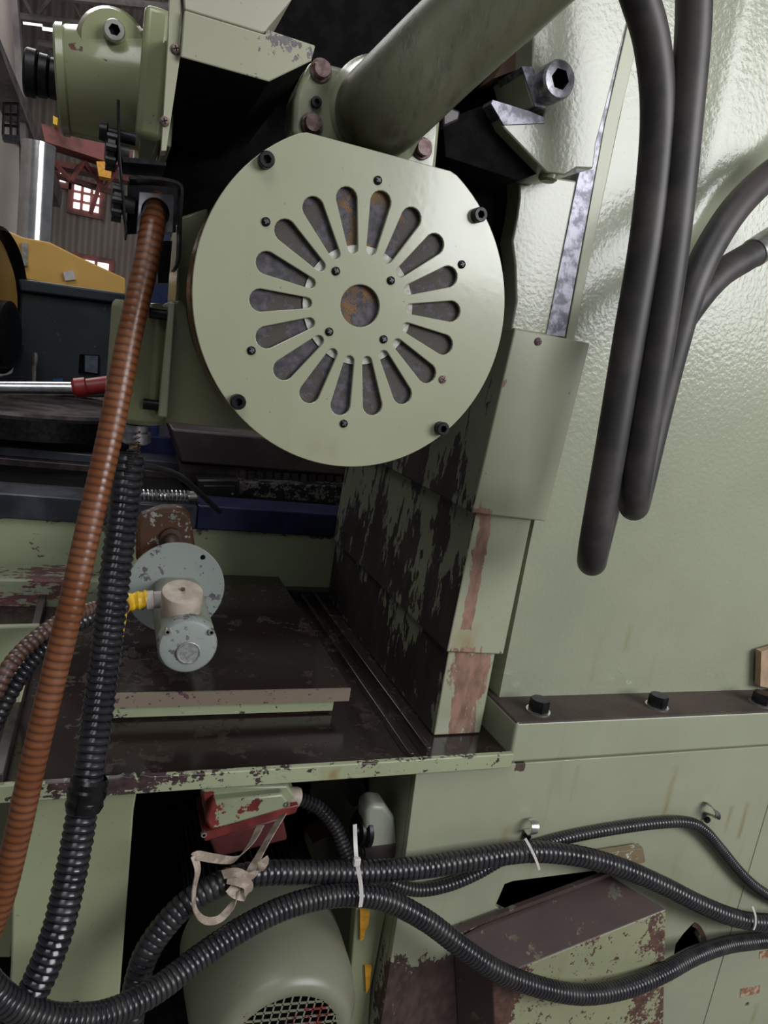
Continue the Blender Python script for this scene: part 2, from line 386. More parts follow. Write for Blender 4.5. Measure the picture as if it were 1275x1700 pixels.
# red overhead crane
cr = thing('overhead_crane', A(130, 300, 12), 'oxide red overhead travelling crane under the far roof', 'crane')
MB().slab([(68, 205), (230, 245), (230, 285), (75, 235)], 11.8, .5).build('bridge_girder', M['red_steel'], cr)
MB().slab([(80, 262), (240, 295), (240, 306), (84, 273)], 12.2, .4).build('lower_girder', M['red_steel'], cr)
MB().slab([(84, 283), (200, 318), (200, 326), (86, 291)], 12.4, .2).build('walkway_beam', M['red_steel'], cr)
for (p, q) in (((92, 272), (118, 300)), ((118, 300), (140, 268)), ((140, 268), (172, 312)), ((150, 355), (180, 262)), ((172, 312), (196, 282))):
    MB().cyl(A(*p, 12.1), A(*q, 12.1), .035, 6).build('brace', M['red_steel'], cr)
MB().slab([(160, 268), (186, 268), (184, 296), (164, 292)], 11.6, .3).build('hoist_drum', M['orange'], cr)
MB().slab([(88, 192), (96, 196), (95, 208), (88, 205)], 11.6, .2).build('trolley_guard', M['yellow_tape'], cr)
# silver duct
du = thing('ventilation_duct', A(58, 400, 6.5), 'shiny silver ventilation duct standing against the left hall wall', 'duct')
a = A(63, 238, 6.5); b = A(55, 400, 6.5); b.z = .3; a.x = b.x = A(60, 320, 6.5).x
t = plain('galvanised_duct', (.75, .75, .75), .18, 1.0, var=.1, scale=8)
MB().lathe(b + Vector((0, 0, -.3)), (0, 0, 1), [(0, .118), ((a.z - b.z) + .3, .118), ((a.z - b.z) + .3, .112)], 28).build('duct_pipe', t, du)
MB().lathe(Vector((b.x, b.y, a.z - .02)), (0, 0, 1), [(0, .121), (.015, .121)], 28).build('duct_seam', t, du)
# yellow jib and ring
M['yellow'] = paint('yellow_crane_paint', (.62, .36, .085), chip=(.3, .2, .1), thr=.8, cscale=12, rough=.4, var=.12)
yj = thing('yellow_jib', A(100, 440, 4.6), 'yellow jib arm of a hoist, sloping down behind the dark teal machine', 'hoist')
MB().slab([(-30, 372), (15, 384), (38, 394), (82, 402), (128, 425), (208, 462), (208, 492), (120, 482), (36, 462), (36, 440), (-30, 420)], 4.6, .25).build('jib_arm', M['yellow'], yj, bevel=.01)
MB().slab([(36, 402), (46, 404), (46, 442), (36, 440)], 4.56, .05).build('joint_plate', M['zinc'], yj)
MB().slab([(105, 452), (122, 448), (126, 464), (108, 466)], 4.57, .04).build('nameplate', M['tie'], yj)
yr = thing('yellow_reel', A(5, 600, 3.4), 'yellow reel housing with a dark steel rim at left edge', 'reel')
a = A(-4, 500, 3.4); rax = (1, -.22, .05)
MB().lathe(a, rax, [(-.1, .29), (.02, .29), (.03, .275), (-.02, .26)], 40, caps=False).build('rim', M['black_steel'], yr)
MB().lathe(a + Vector((-.02, 0, 0)), rax, [(-.06, .262), (.0, .262), (.03, .2), (.01, .12)], 36).build('hub_disc', M['yellow'], yr)
MB().lathe(A(4, 555, 3.25), rax, [(-.05, .13), (.03, .13), (.04, .10)], 30).build('lower_roller', M['black_steel'], yr)
# dark teal machine
M['teal'] = paint('dark_teal_paint', (.034, .047, .056), chip=(.10, .12, .13), thr=.68, cscale=9, rough=.4, var=.25)
tm = thing('teal_machine', A(130, 640, 3.6), 'dark teal machine headstock with a small square opening, behind the brown hose', 'machine')
MB().slab([(34, 482), (200, 503), (260, 512), (260, 660), (-30, 660), (-20, 628), (20, 620), (30, 560)], 3.6, .8).build('headstock', M['teal'], tm, bevel=.012)
MB().slab([(30, 462), (200, 486), (260, 495), (260, 512), (200, 504), (34, 483)], 3.56, .8).build('top_plate', M['teal'], tm, bevel=.008)
MB().slab([(132, 588), (165, 590), (165, 622), (130, 619)], 3.585, .05).build('opening', M['black_int'], tm)
MB().slab([(141, 590), (163, 591), (162, 620), (141, 617)], 3.575, .02).build('cover_glass', plain('blue_grey_glass', (.12, .16, .2), .15), tm)
MB().cyl(A(57, 600, 3.5), A(57, 642, 3.5), .008, 10).build('lever_rod', M['zinc'], tm); MB().lathe(A(57, 605, 3.5), (0, 0, 1), [(0, .012), (.03, .014), (.05, .010)], 10).build('lever_knob', M['zinc'], tm)
MB().slab([(88, 630), (104, 629), (105, 640), (89, 641)], 3.5, .05).build('blue_block', plain('blue_plastic', (.03, .12, .3), .4), tm)
# second blue machine seen through the gap beside the hose
bgbox('blue_post', [(243, 385), (284, 385), (280, 520), (250, 900), (206, 900), (236, 520)], 3.2, .2, plain('blue_machine_paint', (.02, .035, .11), .4), 'dark blue machine post seen between hose bracket and fan motor', 'post', bevel=.01)

# ------------------------------------------------------------------ machine bed at the back
TZ = 1.205         # tray floor
YB = 2.38
M['bed_green'] = paint('bed_paint', (.34, .385, .24), chip=(.12, .075, .07), thr=.70, cscale=12, cstretch=(1, 1, 1.6), rough=.4,
    patches=[(*box_px((-60, 858), (330, 876), YB, .1), .02, .28), (*box_px((330, 880), (560, 884), YB, .1), .012, .28), (*box_px((-60, 960), (540, 980), YB, .1), .015, .25)])
bed = thing('machine_bed', (.2, 2.6, .9), 'long green machine bed with dark slideways behind the drip tray', 'machine bed')
p0 = A(-80, 880, YB); p1 = A(600, 884, YB)
MB().box(-.75, .86, YB, YB + .9, .8, A(300, 876, YB).z).build('bed_wall', M['bed_green'], bed, bevel=.006)
M['way_steel'] = plain('oily_way_steel', (.045, .048, .06), .35, .5, scale=8, col2=(.09, .095, .12))
M['blue_way'] = plain('blue_way_guard', (.012, .017, .06), .35, .2, scale=8, col2=(.022, .03, .10))
M['brown_oily'] = plain('oily_brown_casting', (.022, .016, .017), .4, scale=10, col2=(.06, .042, .045))
z1 = A(300, 876, YB).z
def level(py, px, Y): return A(px, py, Y).z
MB().box(-.75, .30, YB - .02, YB + .15, z1 + .002, level(826, 100, YB - .02)).build('front_way', M['way_steel'], bed, bevel=.004)
MB().box(.302, .86, YB - .015, YB + .15, z1 + .002, level(846, 450, YB)).build('blue_way', M['blue_way'], bed, bevel=.004)
MB().box(-.75, .86, YB + .15, YB + .55, z1 + .002, level(826, 100, YB) - .01).build('trough', M['black_int'], bed)
MB().box(-.9, .86, YB + .5, YB + .60, z1, level(770, 120, YB + .5)).build('rear_way', M['brown_oily'], bed, bevel=.004)
MB().box(-.9, .86, YB + .54, YB + .70, level(770, 120, YB + .5), level(752, 120, YB + .54)).build('way_edge', M['way_steel'], bed, bevel=.004)
MB().box(-1.2, .86, YB + .75, YB + 1.3, z1, level(706, 80, YB + .75)).build('rear_guard', M['blue_way'], bed, bevel=.006)
# carriage
cg = thing('carriage', (.65, 2.75, 1.4), 'dark oily carriage with a row of square slots under the fan motor', 'carriage')
MB().slab([(284, 712), (600, 740), (600, 792), (300, 768)], 2.72, .4).build('apron', plain('purple_brown_casting', (.05, .034, .036), .45, scale=5, col2=(.085, .058, .058)), cg, bevel=.008)
MB().slab([(300, 770), (600, 790), (600, 812), (300, 800)], 2.74, .3).build('rack_backing', M['brown_oily'], cg)
for k in range(12):
    x = 398 + k * 14.5
    MB().slab([(x, 781 + k * .8), (x + 10, 781.5 + k * .8), (x + 10, 801 + k * .8), (x, 800 + k * .8)], 2.725, .03).build('rack_tooth', M['brown_oily'], cg)
MB().slab([(396, 800), (600, 808), (600, 862), (396, 850)], 2.66, .2).build('peeling_plate', paint('peeling_cream_over_black', (.012, .011, .011), chip=(.19, .17, .16), thr=.53, cscale=26, rough=.5,
    patches=[(*box_px((396, 800), (600, 818), 2.66, .1), .02, .06)], var=.4), cg, bevel=.003)
bx = thing('switch_box', A(365, 845, 2.6), 'small black switch box with a ridged lid, right of the coil spring', 'box')
MB().slab([(328, 797), (398, 797), (398, 846), (332, 844)], 2.6, .1).build('box_body', M['black_plastic'], bx, bevel=.006)
MB().slab([(337, 806), (390, 806), (391, 832), (340, 831)], 2.59, .02).build('lid', M['black_plastic'], bx, bevel=.004)
MB().cyl(A(386, 820, 2.585), A(386, 820, 2.6), .004, 10).build('lid_screw', M['steel'], bx)
sg = thing('coil_spring', A(275, 832, 2.45), 'bright coil spring on a rod over the bed, beside black hose', 'spring')
a = A(222, 822, 2.42); b = A(316, 824, 2.42)
MB().cyl(a, b + (b - a) * .05, .009, 12).build('rod', M['steel'], sg)
hel = []
for i in range(14 * 16 + 1):
    q = i / (14 * 16); g = i / 16 * 2 * PI; hel.append(a.lerp(b, q) + Vector((0, math.cos(g), math.sin(g))) * .018)
MB().sweep(hel, [.0035] * len(hel), 6).build('coil', M['zinc'], sg)
MB().lathe(b, b - a, [(-.004, .018), (.02, .018), (.025, .014)], 16).build('end_nut', M['zinc'], sg)
tag(smooth_tube(path([(222, 772, 1.9), (262, 778, 1.95), (300, 792, 2.05), (335, 822, 2.2), (365, 850, 2.3)]), .009).build('thin_cable', M['black_plastic']), 'thin black cable curving from the black hose toward the switch box', 'cable')
# rotary table and breaker bar
rt = thing('rotary_table', A(60, 690, 3.0), 'round black rimmed rotary table below the dark teal machine', 'turntable')
ctr = AZ(30, 668, 1.56); ctr = A(40, 662, 3.3)
MB().lathe(ctr + Vector((0, 0, -.10)), (0, 0, 1), [(0, .46), (.075, .46), (.085, .45)], 48).build('table_rim', M['black_steel'], rt)
MB().lathe(ctr + Vector((0, 0, -.015)), (0, 0, 1), [(0, .45), (.012, .44)], 48).build('table_top', plain('worn_table_iron', (.16, .13, .125), .45, .3, scale=9, col2=(.06, .04, .04)), rt)
bb = thing('breaker_bar', A(80, 650, 3.0), 'long chrome bar with a red grip lying on the rotary table', 'bar')
MB().cyl(A(-20, 644, 2.85), A(124, 645, 2.85), .024, 16).build('chrome_bar', plain('dull_chrome', (.5, .5, .52), .28, .95), bb)
MB().lathe(A(120, 645, 2.85), A(185, 638, 2.85) - A(120, 645, 2.85), [(0, .026), (.01, .036), (.045, .036), (.05, .030), (.15, .033), (.16, .028)], 18).build('red_grip', plain('red_grip_paint', (.30, .022, .02), .4), bb)

# ------------------------------------------------------------------ drip tray
tray = thing('drip_tray', (.4, 1.7, 1.18), 'oily dark drip tray with chipped green front lip across the machine', 'tray')
M['tray_green'] = paint('tray_lip_paint', (.31, .345, .215), chip=(.05, .03, .033), thr=.64, cscale=22, cstretch=(1, 1, 1.3), rough=.38, chip_rough=.35,
    patches=[(*box_px((30, 1288), (300, 1306), 1.275), .010, .20), (*box_px((40, 1305), (262, 1318), 1.275), .012, .09), (*box_px((300, 1283), (480, 1276), 1.275), .004, .18), (*box_px((590, 1262), (790, 1254), 1.275), .003, .20)],
    stains=[(*box_px((535, 1276), (558, 1292), 1.275), .012, .9)], stain_col=(.22, .13, .04), stain=.1)
lz = 1.225; lb = 1.190; yl = 1.27
pts = []
for x in (-.38, -.13): pts.append((x, yl, lz))
for px, dz in ((196, 0), (206, .004), (216, .001), (224, .0045), (231, -.007), (236, .003), (242, .004), (252, 0)):
    q = AZ(px, 1290, lz); pts.append((A(px, 1290, yl).x, yl, lz + dz))
pts += [(.70, yl, lz), (.922, yl, lz), (.92, yl, lb + .002), (.905, yl, lb), (-.38, yl, lb)]
MB().prism(pts, (0, .014, 0)).build('front_lip', M['tray_green'], tray, bevel=.002)
M['tray_floor'] = paint('oily_tray_floor', (.022, .015, .013), chip=(.034, .022, .018), thr=.60, cscale=9, rough=.16, chip_rough=.28, var=.3, bumpy=.1, bscale=25)
MB().box(-.38, .93, 1.284, 2.375, TZ - .012, TZ).build('tray_floor', M['tray_floor'], tray)
MB().box(-.145, -.125, 1.284, 2.375, TZ, TZ + .035).build('side_lip', M['brown_oily'], tray, bevel=.002)
MB().box(-.75, .86, 2.335, 2.38, TZ, TZ + .025).build('rear_lip', M['brown_oily'], tray, bevel=.002)
xr = AZ(590, 1120, TZ + .02).x
MB().box(.712, .724, 1.30, 2.33, TZ, TZ + .03).build('rail', M['tray_floor'], tray, bevel=.002); MB().box(.672, .684, 1.30, 2.33, TZ, TZ + .018).build('rail', M['tray_floor'], tray, bevel=.002)
cp = thing('sump_cover', (.3, 1.9, TZ), 'dark oily sump cover plate with worn brown front edge, lying in the tray', 'cover')
zt = TZ + .075; yf = AZ(380, 1147, zt).y
M['worn_edge'] = paint('worn_tan_edge', (.21, .165, .125), chip=(.08, .035, .045), thr=.60, cscale=16, rough=.35)
xl = A(172, 1150, yf).x; x2 = A(582, 1142, yf).x
MB().box(xl, x2, yf, 2.33, zt - .004, zt).build('cover_plate', M['tray_floor'], cp, bevel=.001)
MB().box(xl, x2, yf - .003, yf + .002, A(400, 1168, yf).z, zt + .0005).build('folded_edge', M['worn_edge'], cp)
MB().box(xl, x2 - .03, yf + .02, yf + .025, A(400, 1192, yf).z, A(400, 1172, yf).z).build('lower_edge', M['tray_green'], cp)
MB().box(xl, x2 - .03, yf + .03, 2.3, TZ + .001, zt - .006).build('cover_box', M['brown_oily'], cp)

# ------------------------------------------------------------------ telescopic way cover
M['cover_green'] = paint('cover_paint', (.325, .338, .235), chip=(.24, .135, .095), thr=.72, cscale=20, cstretch=(1, 1, .35), coat=.3, rough=.3, bumpy=.15, bscale=80, bdist=.001, cdetail=6,
    patches=[(*drip((801, 858), (781, 1045), 1.385, .0095, .003, .5)[:3], .5), (*box_px((760, 855), (815, 846), 1.375, .02), .006, .35), (*box_px((750, 1070), (800, 1090), 1.385, .02), .008, .2),
             (*drip((785, 1090), (762, 1256), 1.395, .033, .004, .5)[:3], .32), (*box_px((750, 1088), (812, 1150), 1.395, .01), .02, .3)], var=.05,
    stains=[(*box_px((755, 1040), (785, 1080), 1.385), .02, .7)], stain_col=(.25, .15, .05))
CV = []
def cover_seg(pp, Y, mat):
    P = [A(x, y, Y) for x, y in pp]; top = P[0]; 
    return MB().prism(P, (0, 2.33 - Y, 0))
# side faces: rubbed brown bands; side shade put into the darker green and brown
yc0, yc1 = 1.4, 2.3
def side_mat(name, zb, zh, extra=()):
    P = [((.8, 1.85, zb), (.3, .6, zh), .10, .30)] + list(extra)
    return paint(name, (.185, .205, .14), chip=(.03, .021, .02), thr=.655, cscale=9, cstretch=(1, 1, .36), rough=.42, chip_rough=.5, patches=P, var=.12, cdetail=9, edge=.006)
tc = thing('telescopic_way_cover', (.85, 1.85, TZ), 'three stepped telescopic green way cover with bare rubbed strips, left of column', 'cover')
segs = [([(855, 544), (980, 570), (906, 866), (783, 852)], 1.375), ([(822, 700), (915, 720), (882, 866), (836, 1087), (741, 1083)], 1.385), ([(766, 960), (862, 960), (822, 1088), (790, 1256), (713, 1256)], 1.395)]
zs = [A(783, 852, 1.375).z, A(741, 1083, 1.385).z, TZ]
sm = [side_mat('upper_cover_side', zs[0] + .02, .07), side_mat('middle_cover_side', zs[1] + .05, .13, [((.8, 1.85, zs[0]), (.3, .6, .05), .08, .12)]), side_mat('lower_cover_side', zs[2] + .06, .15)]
for i, (pp, Y) in enumerate(segs):
    P = [A(x, y, Y) for x, y in pp]
    if i == 2:
        P[-1].z = P[-2].z = TZ + .001
    m = MB(); n = len(P); Q = [p + Vector((0, 2.33 - Y, 0)) for p in P]
    m.add(P + Q, [tuple(range(n)), tuple(range(2 * n - 1, n - 1, -1))] + [(k, k + n, (k + 1) % n + n, (k + 1) % n) for k in range(n)])
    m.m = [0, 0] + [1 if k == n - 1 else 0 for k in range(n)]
    o = m.build('cover_segment', [M['cover_green'], sm[i]], tc, bevel=.004)
c = A(893, 567, 1.375); link('screw', ME_PHR, c, tc); tc.children[-1].scale = (1.4, 1.3, 1.4)

# ------------------------------------------------------------------ column
YC = 1.425
M['column'] = paint('column_paint', (.285, .305, .215), coat=.4, rough=.32, bumpy=.45, bscale=85, bdist=.002, stain=.05, var=.05, chip=(.1, .08, .05), thr=.85, cscale=60,
    stains=[drip((1046, 1040), (1040, 1080), YC, .001, .009, .6), drip((995, 1060), (985, 1130), YC, .002, .01, .3), drip((1085, 1085), (1078, 1140), YC, .002, .012, .2)], stain_col=(.22, .19, .06))
M['dirty_ledge'] = paint('grimy_ledge', (.060, .043, .035), rough=.75, bumpy=.5, bscale=70, bdist=.003, var=.4)
M['foot'] = paint('column_foot_paint', (.30, .322, .225), rough=.3, bumpy=.15, stain=.22, stain_col=(.22, .19, .09), var=.05)
colm = thing('machine_column', (1.5, 1.8, 1.18), 'tall sage green machine column filling the right side behind hanging hoses', 'column')
xL = A(829, 1155, YC).x; zl = .786 + .5
# front face: a gently modelled casting (raised upper panel ending in a sweeping curve)
nx, nz = 90, 130; X0, X1, Z0, Z1 = xL, 2.45, zl, 3.05
tb = [(1290, 232), (1230, 285), (1180, 340), (1140, 400), (1100, 480), (1070, 570), (1050, 680)]
cv = [A(x, y, YC) for x, y in tb]
def edge_z(x):       # height of the panel edge at x
    if x >= cv[0].x: return cv[0].z + (x - cv[0].x) * .6
    for k in range(len(cv) - 1):
        if cv[k + 1].x <= x: 
            q = (x - cv[k + 1].x) / (cv[k].x - cv[k + 1].x); return cv[k + 1].z + q * (cv[k].z - cv[k + 1].z)
    return cv[-1].z - (cv[-1].x - x) * 6
vs = []; fs = []
tl = A(1062, 40, YC); bl = A(829, 1155, YC); ml = A(880, 900, YC)
def left_x(z):
    if z < ml.z: return bl.x + (ml.x - bl.x) * (z - bl.z) / (ml.z - bl.z)
    return ml.x + (tl.x - ml.x) * (z - ml.z) / (tl.z - ml.z)
for j in range(nz + 1):
    z = Z0 + (Z1 - Z0) * j / nz; xl_ = left_x(z)
    for i in range(nx + 1):
        x = xl_ + (X1 - xl_) * i / nx
        d = (z - edge_z(x)) * .62; q = min(1, max(0, (d + .035) / .07)); q = q * q * (3 - 2 * q)
        vs.append((x, YC - .028 * q * min(1, max(0, (x - xl_ - .14) / .1)), z))
for j in range(nz):
    for i in range(nx): fs.append((j * (nx + 1) + i, j * (nx + 1) + i + 1, (j + 1) * (nx + 1) + i + 1, (j + 1) * (nx + 1) + i))
m = MB(); m.add(vs, fs)
# return faces
b0 = [vs[j * (nx + 1)] for j in range(nz + 1)]
m.add(b0 + [(x, 2.3, z) for x, y, z in b0], [(j, j + 1, nz + 1 + j + 1, nz + 1 + j) for j in range(nz)])
m.add([(X1, YC, Z0), (X1, 2.3, Z0), (X1, 2.3, Z1), (X1, YC, Z1), (X0, YC, Z0), (X0, 2.3, Z0)], [(0, 1, 2, 3), (0, 1, 5, 4)])
m.build('column_body', M['column'], colm, smooth=50)
zs_ = .681 + .5
fx = A(858, 1200, 1.30).x
m = MB(); m.prism([(fx, 1.30, zs_), (fx + 1.6, 1.30, zs_), (fx + 1.6, 1.30, zl), (fx, 1.30, zl)], (0, YC - 1.30 + .1, 0)); m.m = [0] * 2 + [1 if k == 2 else 0 for k in range(4)]
m.build('foot_ledge', [M['foot'], M['dirty_ledge']], colm, bevel=.008, seg=3)
for px, py in ((893, 1181), (1090, 1173), (1262, 1168)):
    c = AZ(px, py, zl)
    w = MB().lathe(c, (0, 0, 1), [(0, .030), (.004, .030), (.0045, .012)], 28).build('washer', M['zinc'], colm)
    o = link('hex_bolt', ME_HEXB, c + Vector((0, 0, .004)), colm, rot=(PI / 2 * -1, 0, .3)); o.scale = (1.45, 2.1, 1.45)
# guide strips next to the slide
MB().slab([(1058, -30), (1046, 15), (1004, 205), (938, 560), (906, 556), (958, 300), (1003, 130), (1040, -30)], 1.405, .03).build('gib_strip', M['mottled_steel'], colm, bevel=.0015)
MB().slab([(1078, -30), (1066, 40), (1030, 190), (950, 575), (938, 570), (1004, 205), (1048, 15), (1058, -30)], 1.412, .02).build('guide_edge', M['green'], colm, bevel=.0015)

tag(MB().slab([(1264, 1082), (1320, 1066), (1320, 1150), (1262, 1140)], 1.395, .02).build('board_scrap', plain('tan_board', (.36, .25, .16), .8, scale=20), bevel=.001), 'scrap of tan board standing on the grimy ledge at the right edge', 'board')
# ------------------------------------------------------------------ slide (upper)
sl = thing('cross_slide', A(900, 560, 1.4), 'sage green cross slide with a big socket head screw, above the way cover', 'slide')
M['slide_green'] = paint('slide_paint', (.29, .305, .215), coat=.45, rough=.30, bumpy=.35, bscale=110, bdist=.0015, var=.05, chip=(.2, .08, .05), thr=.82, cscale=20)
MB().slab([(862, 285), (958, 300), (907, 556), (848, 548), (857, 500), (855, 440), (850, 400), (858, 360), (862, 330)], 1.39, .25).build('slide_plate', M['slide_green'], sl, bevel=.004)
YU = 1.27
MB().slab([(885, 62), (990, -60), (1066, -60), (1046, 18), (1003, 190), (990, 238), (985, 280), (957, 279), (938, 291), (908, 287), (836, 212), (815, 170), (818, 165), (878, 184), (902, 195), (905, 182), (884, 176), (866, 112), (884, 112)], YU, .11).build('slide_block', M['slide_green'], sl, bevel=.003)
MB().slab([(866, 110), (885, 110), (906, 180), (888, 177)], YU - .002, .09).build('steel_wedge', M['mottled_steel'], sl, bevel=.001)
MB().slab([(818, 165), (880, 184), (903, 194), (905, 205), (836, 208), (815, 172)], YU - .002, .1).build('steel_face', M['mottled_steel'], sl, bevel=.001)
link('cap_screw', ME_CAPBIG, A(910, 142, YU), sl).scale = (1.12, 1.15, 1.12)
c = A(911, 287, YU + .02); MB().lathe(c + Vector((0, 0, .004)), (0, 0, -1), [(0, .018), (.016, .018), (.02, .013)], 20).build('drain_plug', M['dark_green'], sl)
MB().slab([(730, 130), (870, 60), (885, 150), (815, 172), (840, 212), (905, 285), (862, 300), (856, 560), (640, 560), (640, 300)], 1.44, .5).build('slide_dark_body', M['black_int'], sl)  # black body beside the slide, shade of the gap put into its colour
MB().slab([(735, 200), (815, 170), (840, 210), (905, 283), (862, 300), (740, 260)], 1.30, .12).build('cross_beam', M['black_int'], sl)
MB().slab([(735, 172), (765, 184), (762, 200), (735, 212)], 1.27, .05).build('pivot_nut', M['brown_oily'], sl, bevel=.004)
MB().slab([(855, 70), (886, 60), (880, 112), (868, 112), (820, 130)], 1.33, .1).build('rusty_face', plain('rusty_iron', (.05, .022, .013), .6, scale=14, col2=(.10, .05, .03)), sl)

# ------------------------------------------------------------------ head housing top left
hh = thing('head_housing', A(380, 130, 1.02), 'big box shaped green head housing with dark underside, top left above fan', 'housing')
M['pale_green'] = paint('pale_head_paint', (.40, .385, .30), rough=.38, bumpy=.1, var=.06)
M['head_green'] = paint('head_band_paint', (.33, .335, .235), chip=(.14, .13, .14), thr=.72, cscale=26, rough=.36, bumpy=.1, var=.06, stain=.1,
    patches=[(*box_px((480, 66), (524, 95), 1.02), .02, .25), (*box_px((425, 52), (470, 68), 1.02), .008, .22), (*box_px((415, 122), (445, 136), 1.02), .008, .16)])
m = MB(); m.slab([(300, -60), (510, -60), (484, 0), (443, 48), (441, 56), (306, 16)], 1.024, .5); m.build('upper_panel', M['pale_green'], hh, bevel=.002)
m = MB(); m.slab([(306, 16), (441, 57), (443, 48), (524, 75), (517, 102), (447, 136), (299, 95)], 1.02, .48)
nn = 7; m.m = [0, 0] + [1 if k in (4, 5) else 0 for k in range(nn)]  # underside faces go black: their shade is painted in
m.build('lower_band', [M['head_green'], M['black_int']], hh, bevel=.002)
MB().slab([(284, -60), (300, -60), (299, 95), (276, 250), (268, 250), (280, 60)], 1.03, .03).build('side_plate', M['head_green'], hh)
for p in ((292, 82), (273, 202)): o = link('small_screw', ME_PHR, A(*p, 1.03), hh); o.scale = (1, 1, 1)
MB().slab([(440, -80), (960, -80), (885, 62), (640, 180), (520, 100), (450, 60)], 1.36, .5).build('inner_dark_body', M['black_int'], hh)  # black body behind the opening, shade of the hollow put into its colour
MB().slab([(276, 100), (440, 140), (520, 105), (500, 330), (330, 380), (262, 300)], 1.50, .4).build('rear_casting', M['black_int'], hh)

# ------------------------------------------------------------------ support arm
sa_ = thing('tubular_boom', A(610, 200, 1.15), 'thick round green support arm rising to the upper right from its bolted flange', 'arm')
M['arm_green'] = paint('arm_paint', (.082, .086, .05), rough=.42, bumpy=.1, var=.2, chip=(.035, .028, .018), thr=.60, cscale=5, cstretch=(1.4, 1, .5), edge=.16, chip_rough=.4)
M['flange_green'] = paint('flange_paint', (.29, .31, .205), coat=.6, rough=.22, bumpy=.3, bscale=30, var=.08)
YF = 1.13
fl_ = MB().slab([(484, 222), (487, 165), (497, 140), (518, 98), (608, 120), (735, 168), (724, 290), (600, 300)], YF, .06).build('flange', M['flange_green'], sa_, bevel=.008, seg=3)
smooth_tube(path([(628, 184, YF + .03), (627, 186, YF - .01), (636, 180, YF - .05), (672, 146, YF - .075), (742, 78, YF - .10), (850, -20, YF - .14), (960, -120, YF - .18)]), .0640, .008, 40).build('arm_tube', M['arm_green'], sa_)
c = A(630, 186, YF); MB().lathe(c, (0, -1, 0), [(0, .078), (.008, .074), (.02, .067), (.03, .064)], 48).build('weld_collar', M['flange_green'], sa_)
for p in ((532, 118), (517, 207), (700, 247)): link('hex_bolt', ME_HEXR, A(*p, YF), fl_, rot=(0, .3, 0)).scale = (.86, .8, .86)
for p in ((524, 171), (702, 212)):
    o = link('small_cap_screw', ME_CAP, A(*p, YF), fl_); o.scale = (.72, .5, .72)

# ------------------------------------------------------------------ fan motor
YP = 1.05; FC = A(598, 508, YP)
fm = thing('fan_motor', FC + Vector((0, .1, -.24)), 'large round green fan motor with radial slots in its cover, centre of photo', 'motor')
def polymesh_with_holes(outer, holes, Y, depth):
    bm = bmesh.new(); ed = []
    for loop in [outer] + holes:
        vv = [bm.verts.new((x, 0, z)) for x, z in loop]
        for i in range(len(vv)): ed.append(bm.edges.new((vv[i], vv[(i + 1) % len(vv)])))
    bmesh.ops.triangle_fill(bm, edges=ed, use_beauty=True, use_dissolve=False)
    g = bmesh.ops.extrude_face_region(bm, geom=bm.faces[:]); bmesh.ops.translate(bm, vec=(0, depth, 0), verts=[e for e in g['geom'] if isinstance(e, bmesh.types.BMVert)])
    bmesh.ops.recalc_face_normals(bm, faces=bm.faces); return bm
def holed(name, outer, holes, Y, depth, mat, parent, bevel=0):
    bm = polymesh_with_holes(outer, holes, Y, depth); me = bpy.data.meshes.new(name)
    xs = [p[0] for p in outer]; zs2 = [p[1] for p in outer]; c = Vector(((min(xs) + max(xs)) / 2, Y, (min(zs2) + max(zs2)) / 2))
    for v in bm.verts: v.co -= Vector((c.x, 0, c.z))
    bm.to_mesh(me); bm.free(); me.materials.append(mat)
    me.polygons.foreach_set('use_smooth', [True] * len(me.polygons)); me.set_sharp_from_angle(angle=math.radians(35))
    return link(name, me, c, parent, bevel)
outer = []
for k in range(120):
    g = 2 * PI * k / 120; x, z = .24 * math.cos(g), .24 * math.sin(g)
    if z > .2115: x = .2115 * x / z if False else x; z = .2115
    outer.append((FC.x + x, FC.z + z))
def slot(ang, r0, r1, w0, w1):
    u = Vector((math.cos(ang), math.sin(ang))); n = Vector((-u.y, u.x)); o = []
    c1 = u * (r1 - w1); c0 = u * (r0 + w0)
    for k in range(9): g = -PI / 2 + PI * k / 8; o.append(c1 + u * math.cos(g) * w1 + n * math.sin(g) * w1)
    for k in range(7): g = PI / 2 + PI * k / 6; o.append(c0 + u * math.cos(g) * w0 + n * math.sin(g) * w0)
    return [(FC.x + p.x, FC.z + p.y) for p in o]
holes = [slot(math.radians(6.5 + 20 * k), .073, .1625, .0075, .0155) for k in range(18)]
holes.append([(FC.x + .030 * math.cos(2 * PI * k / 32), FC.z + .030 * math.sin(2 * PI * k / 32)) for k in range(32)])
fcv = holed('fan_cover', outer, holes, YP, .006, M['fan_green'], fm, bevel=.0012)
# woven screen behind the slots
t = NT('dirty_woven_screen'); p = t.pos(); sp = t.new('ShaderNodeSeparateXYZ'); t.put(sp.inputs[0], p)
u_ = t.math('ADD', t.math('MULTIPLY', sp.outputs[0], 1.0), t.math('MULTIPLY', sp.outputs[2], .55)); v_ = t.math('SUBTRACT', t.math('MULTIPLY', sp.outputs[0], .9), t.math('MULTIPLY', sp.outputs[2], .75))
K = 2 * PI / .0024
wv = t.math('MAXIMUM', t.math('SINE', t.math('MULTIPLY', u_, K)), t.math('SINE', t.math('MULTIPLY', v_, K)))
wire = t.ramp(wv, .35, .75); nz_ = t.noise(26, 6, .62)
wc = t.mix(t.ramp(t.noise(9, 3), .56, .66), (.11, .09, .075), (.34, .17, .05)); cl = t.mix(wire, (.010, .008, .009), wc)
clog = t.ramp(t.math('ADD', t.math('MULTIPLY', nz_, .7), t.math('MULTIPLY', t.noise(130, 4, .6), .3)), .505, .52); cl = t.mix(clog, cl, t.mix(t.ramp(t.noise(90, 4), .35, .65), (.038, .034, .04), (.088, .079, .092)))
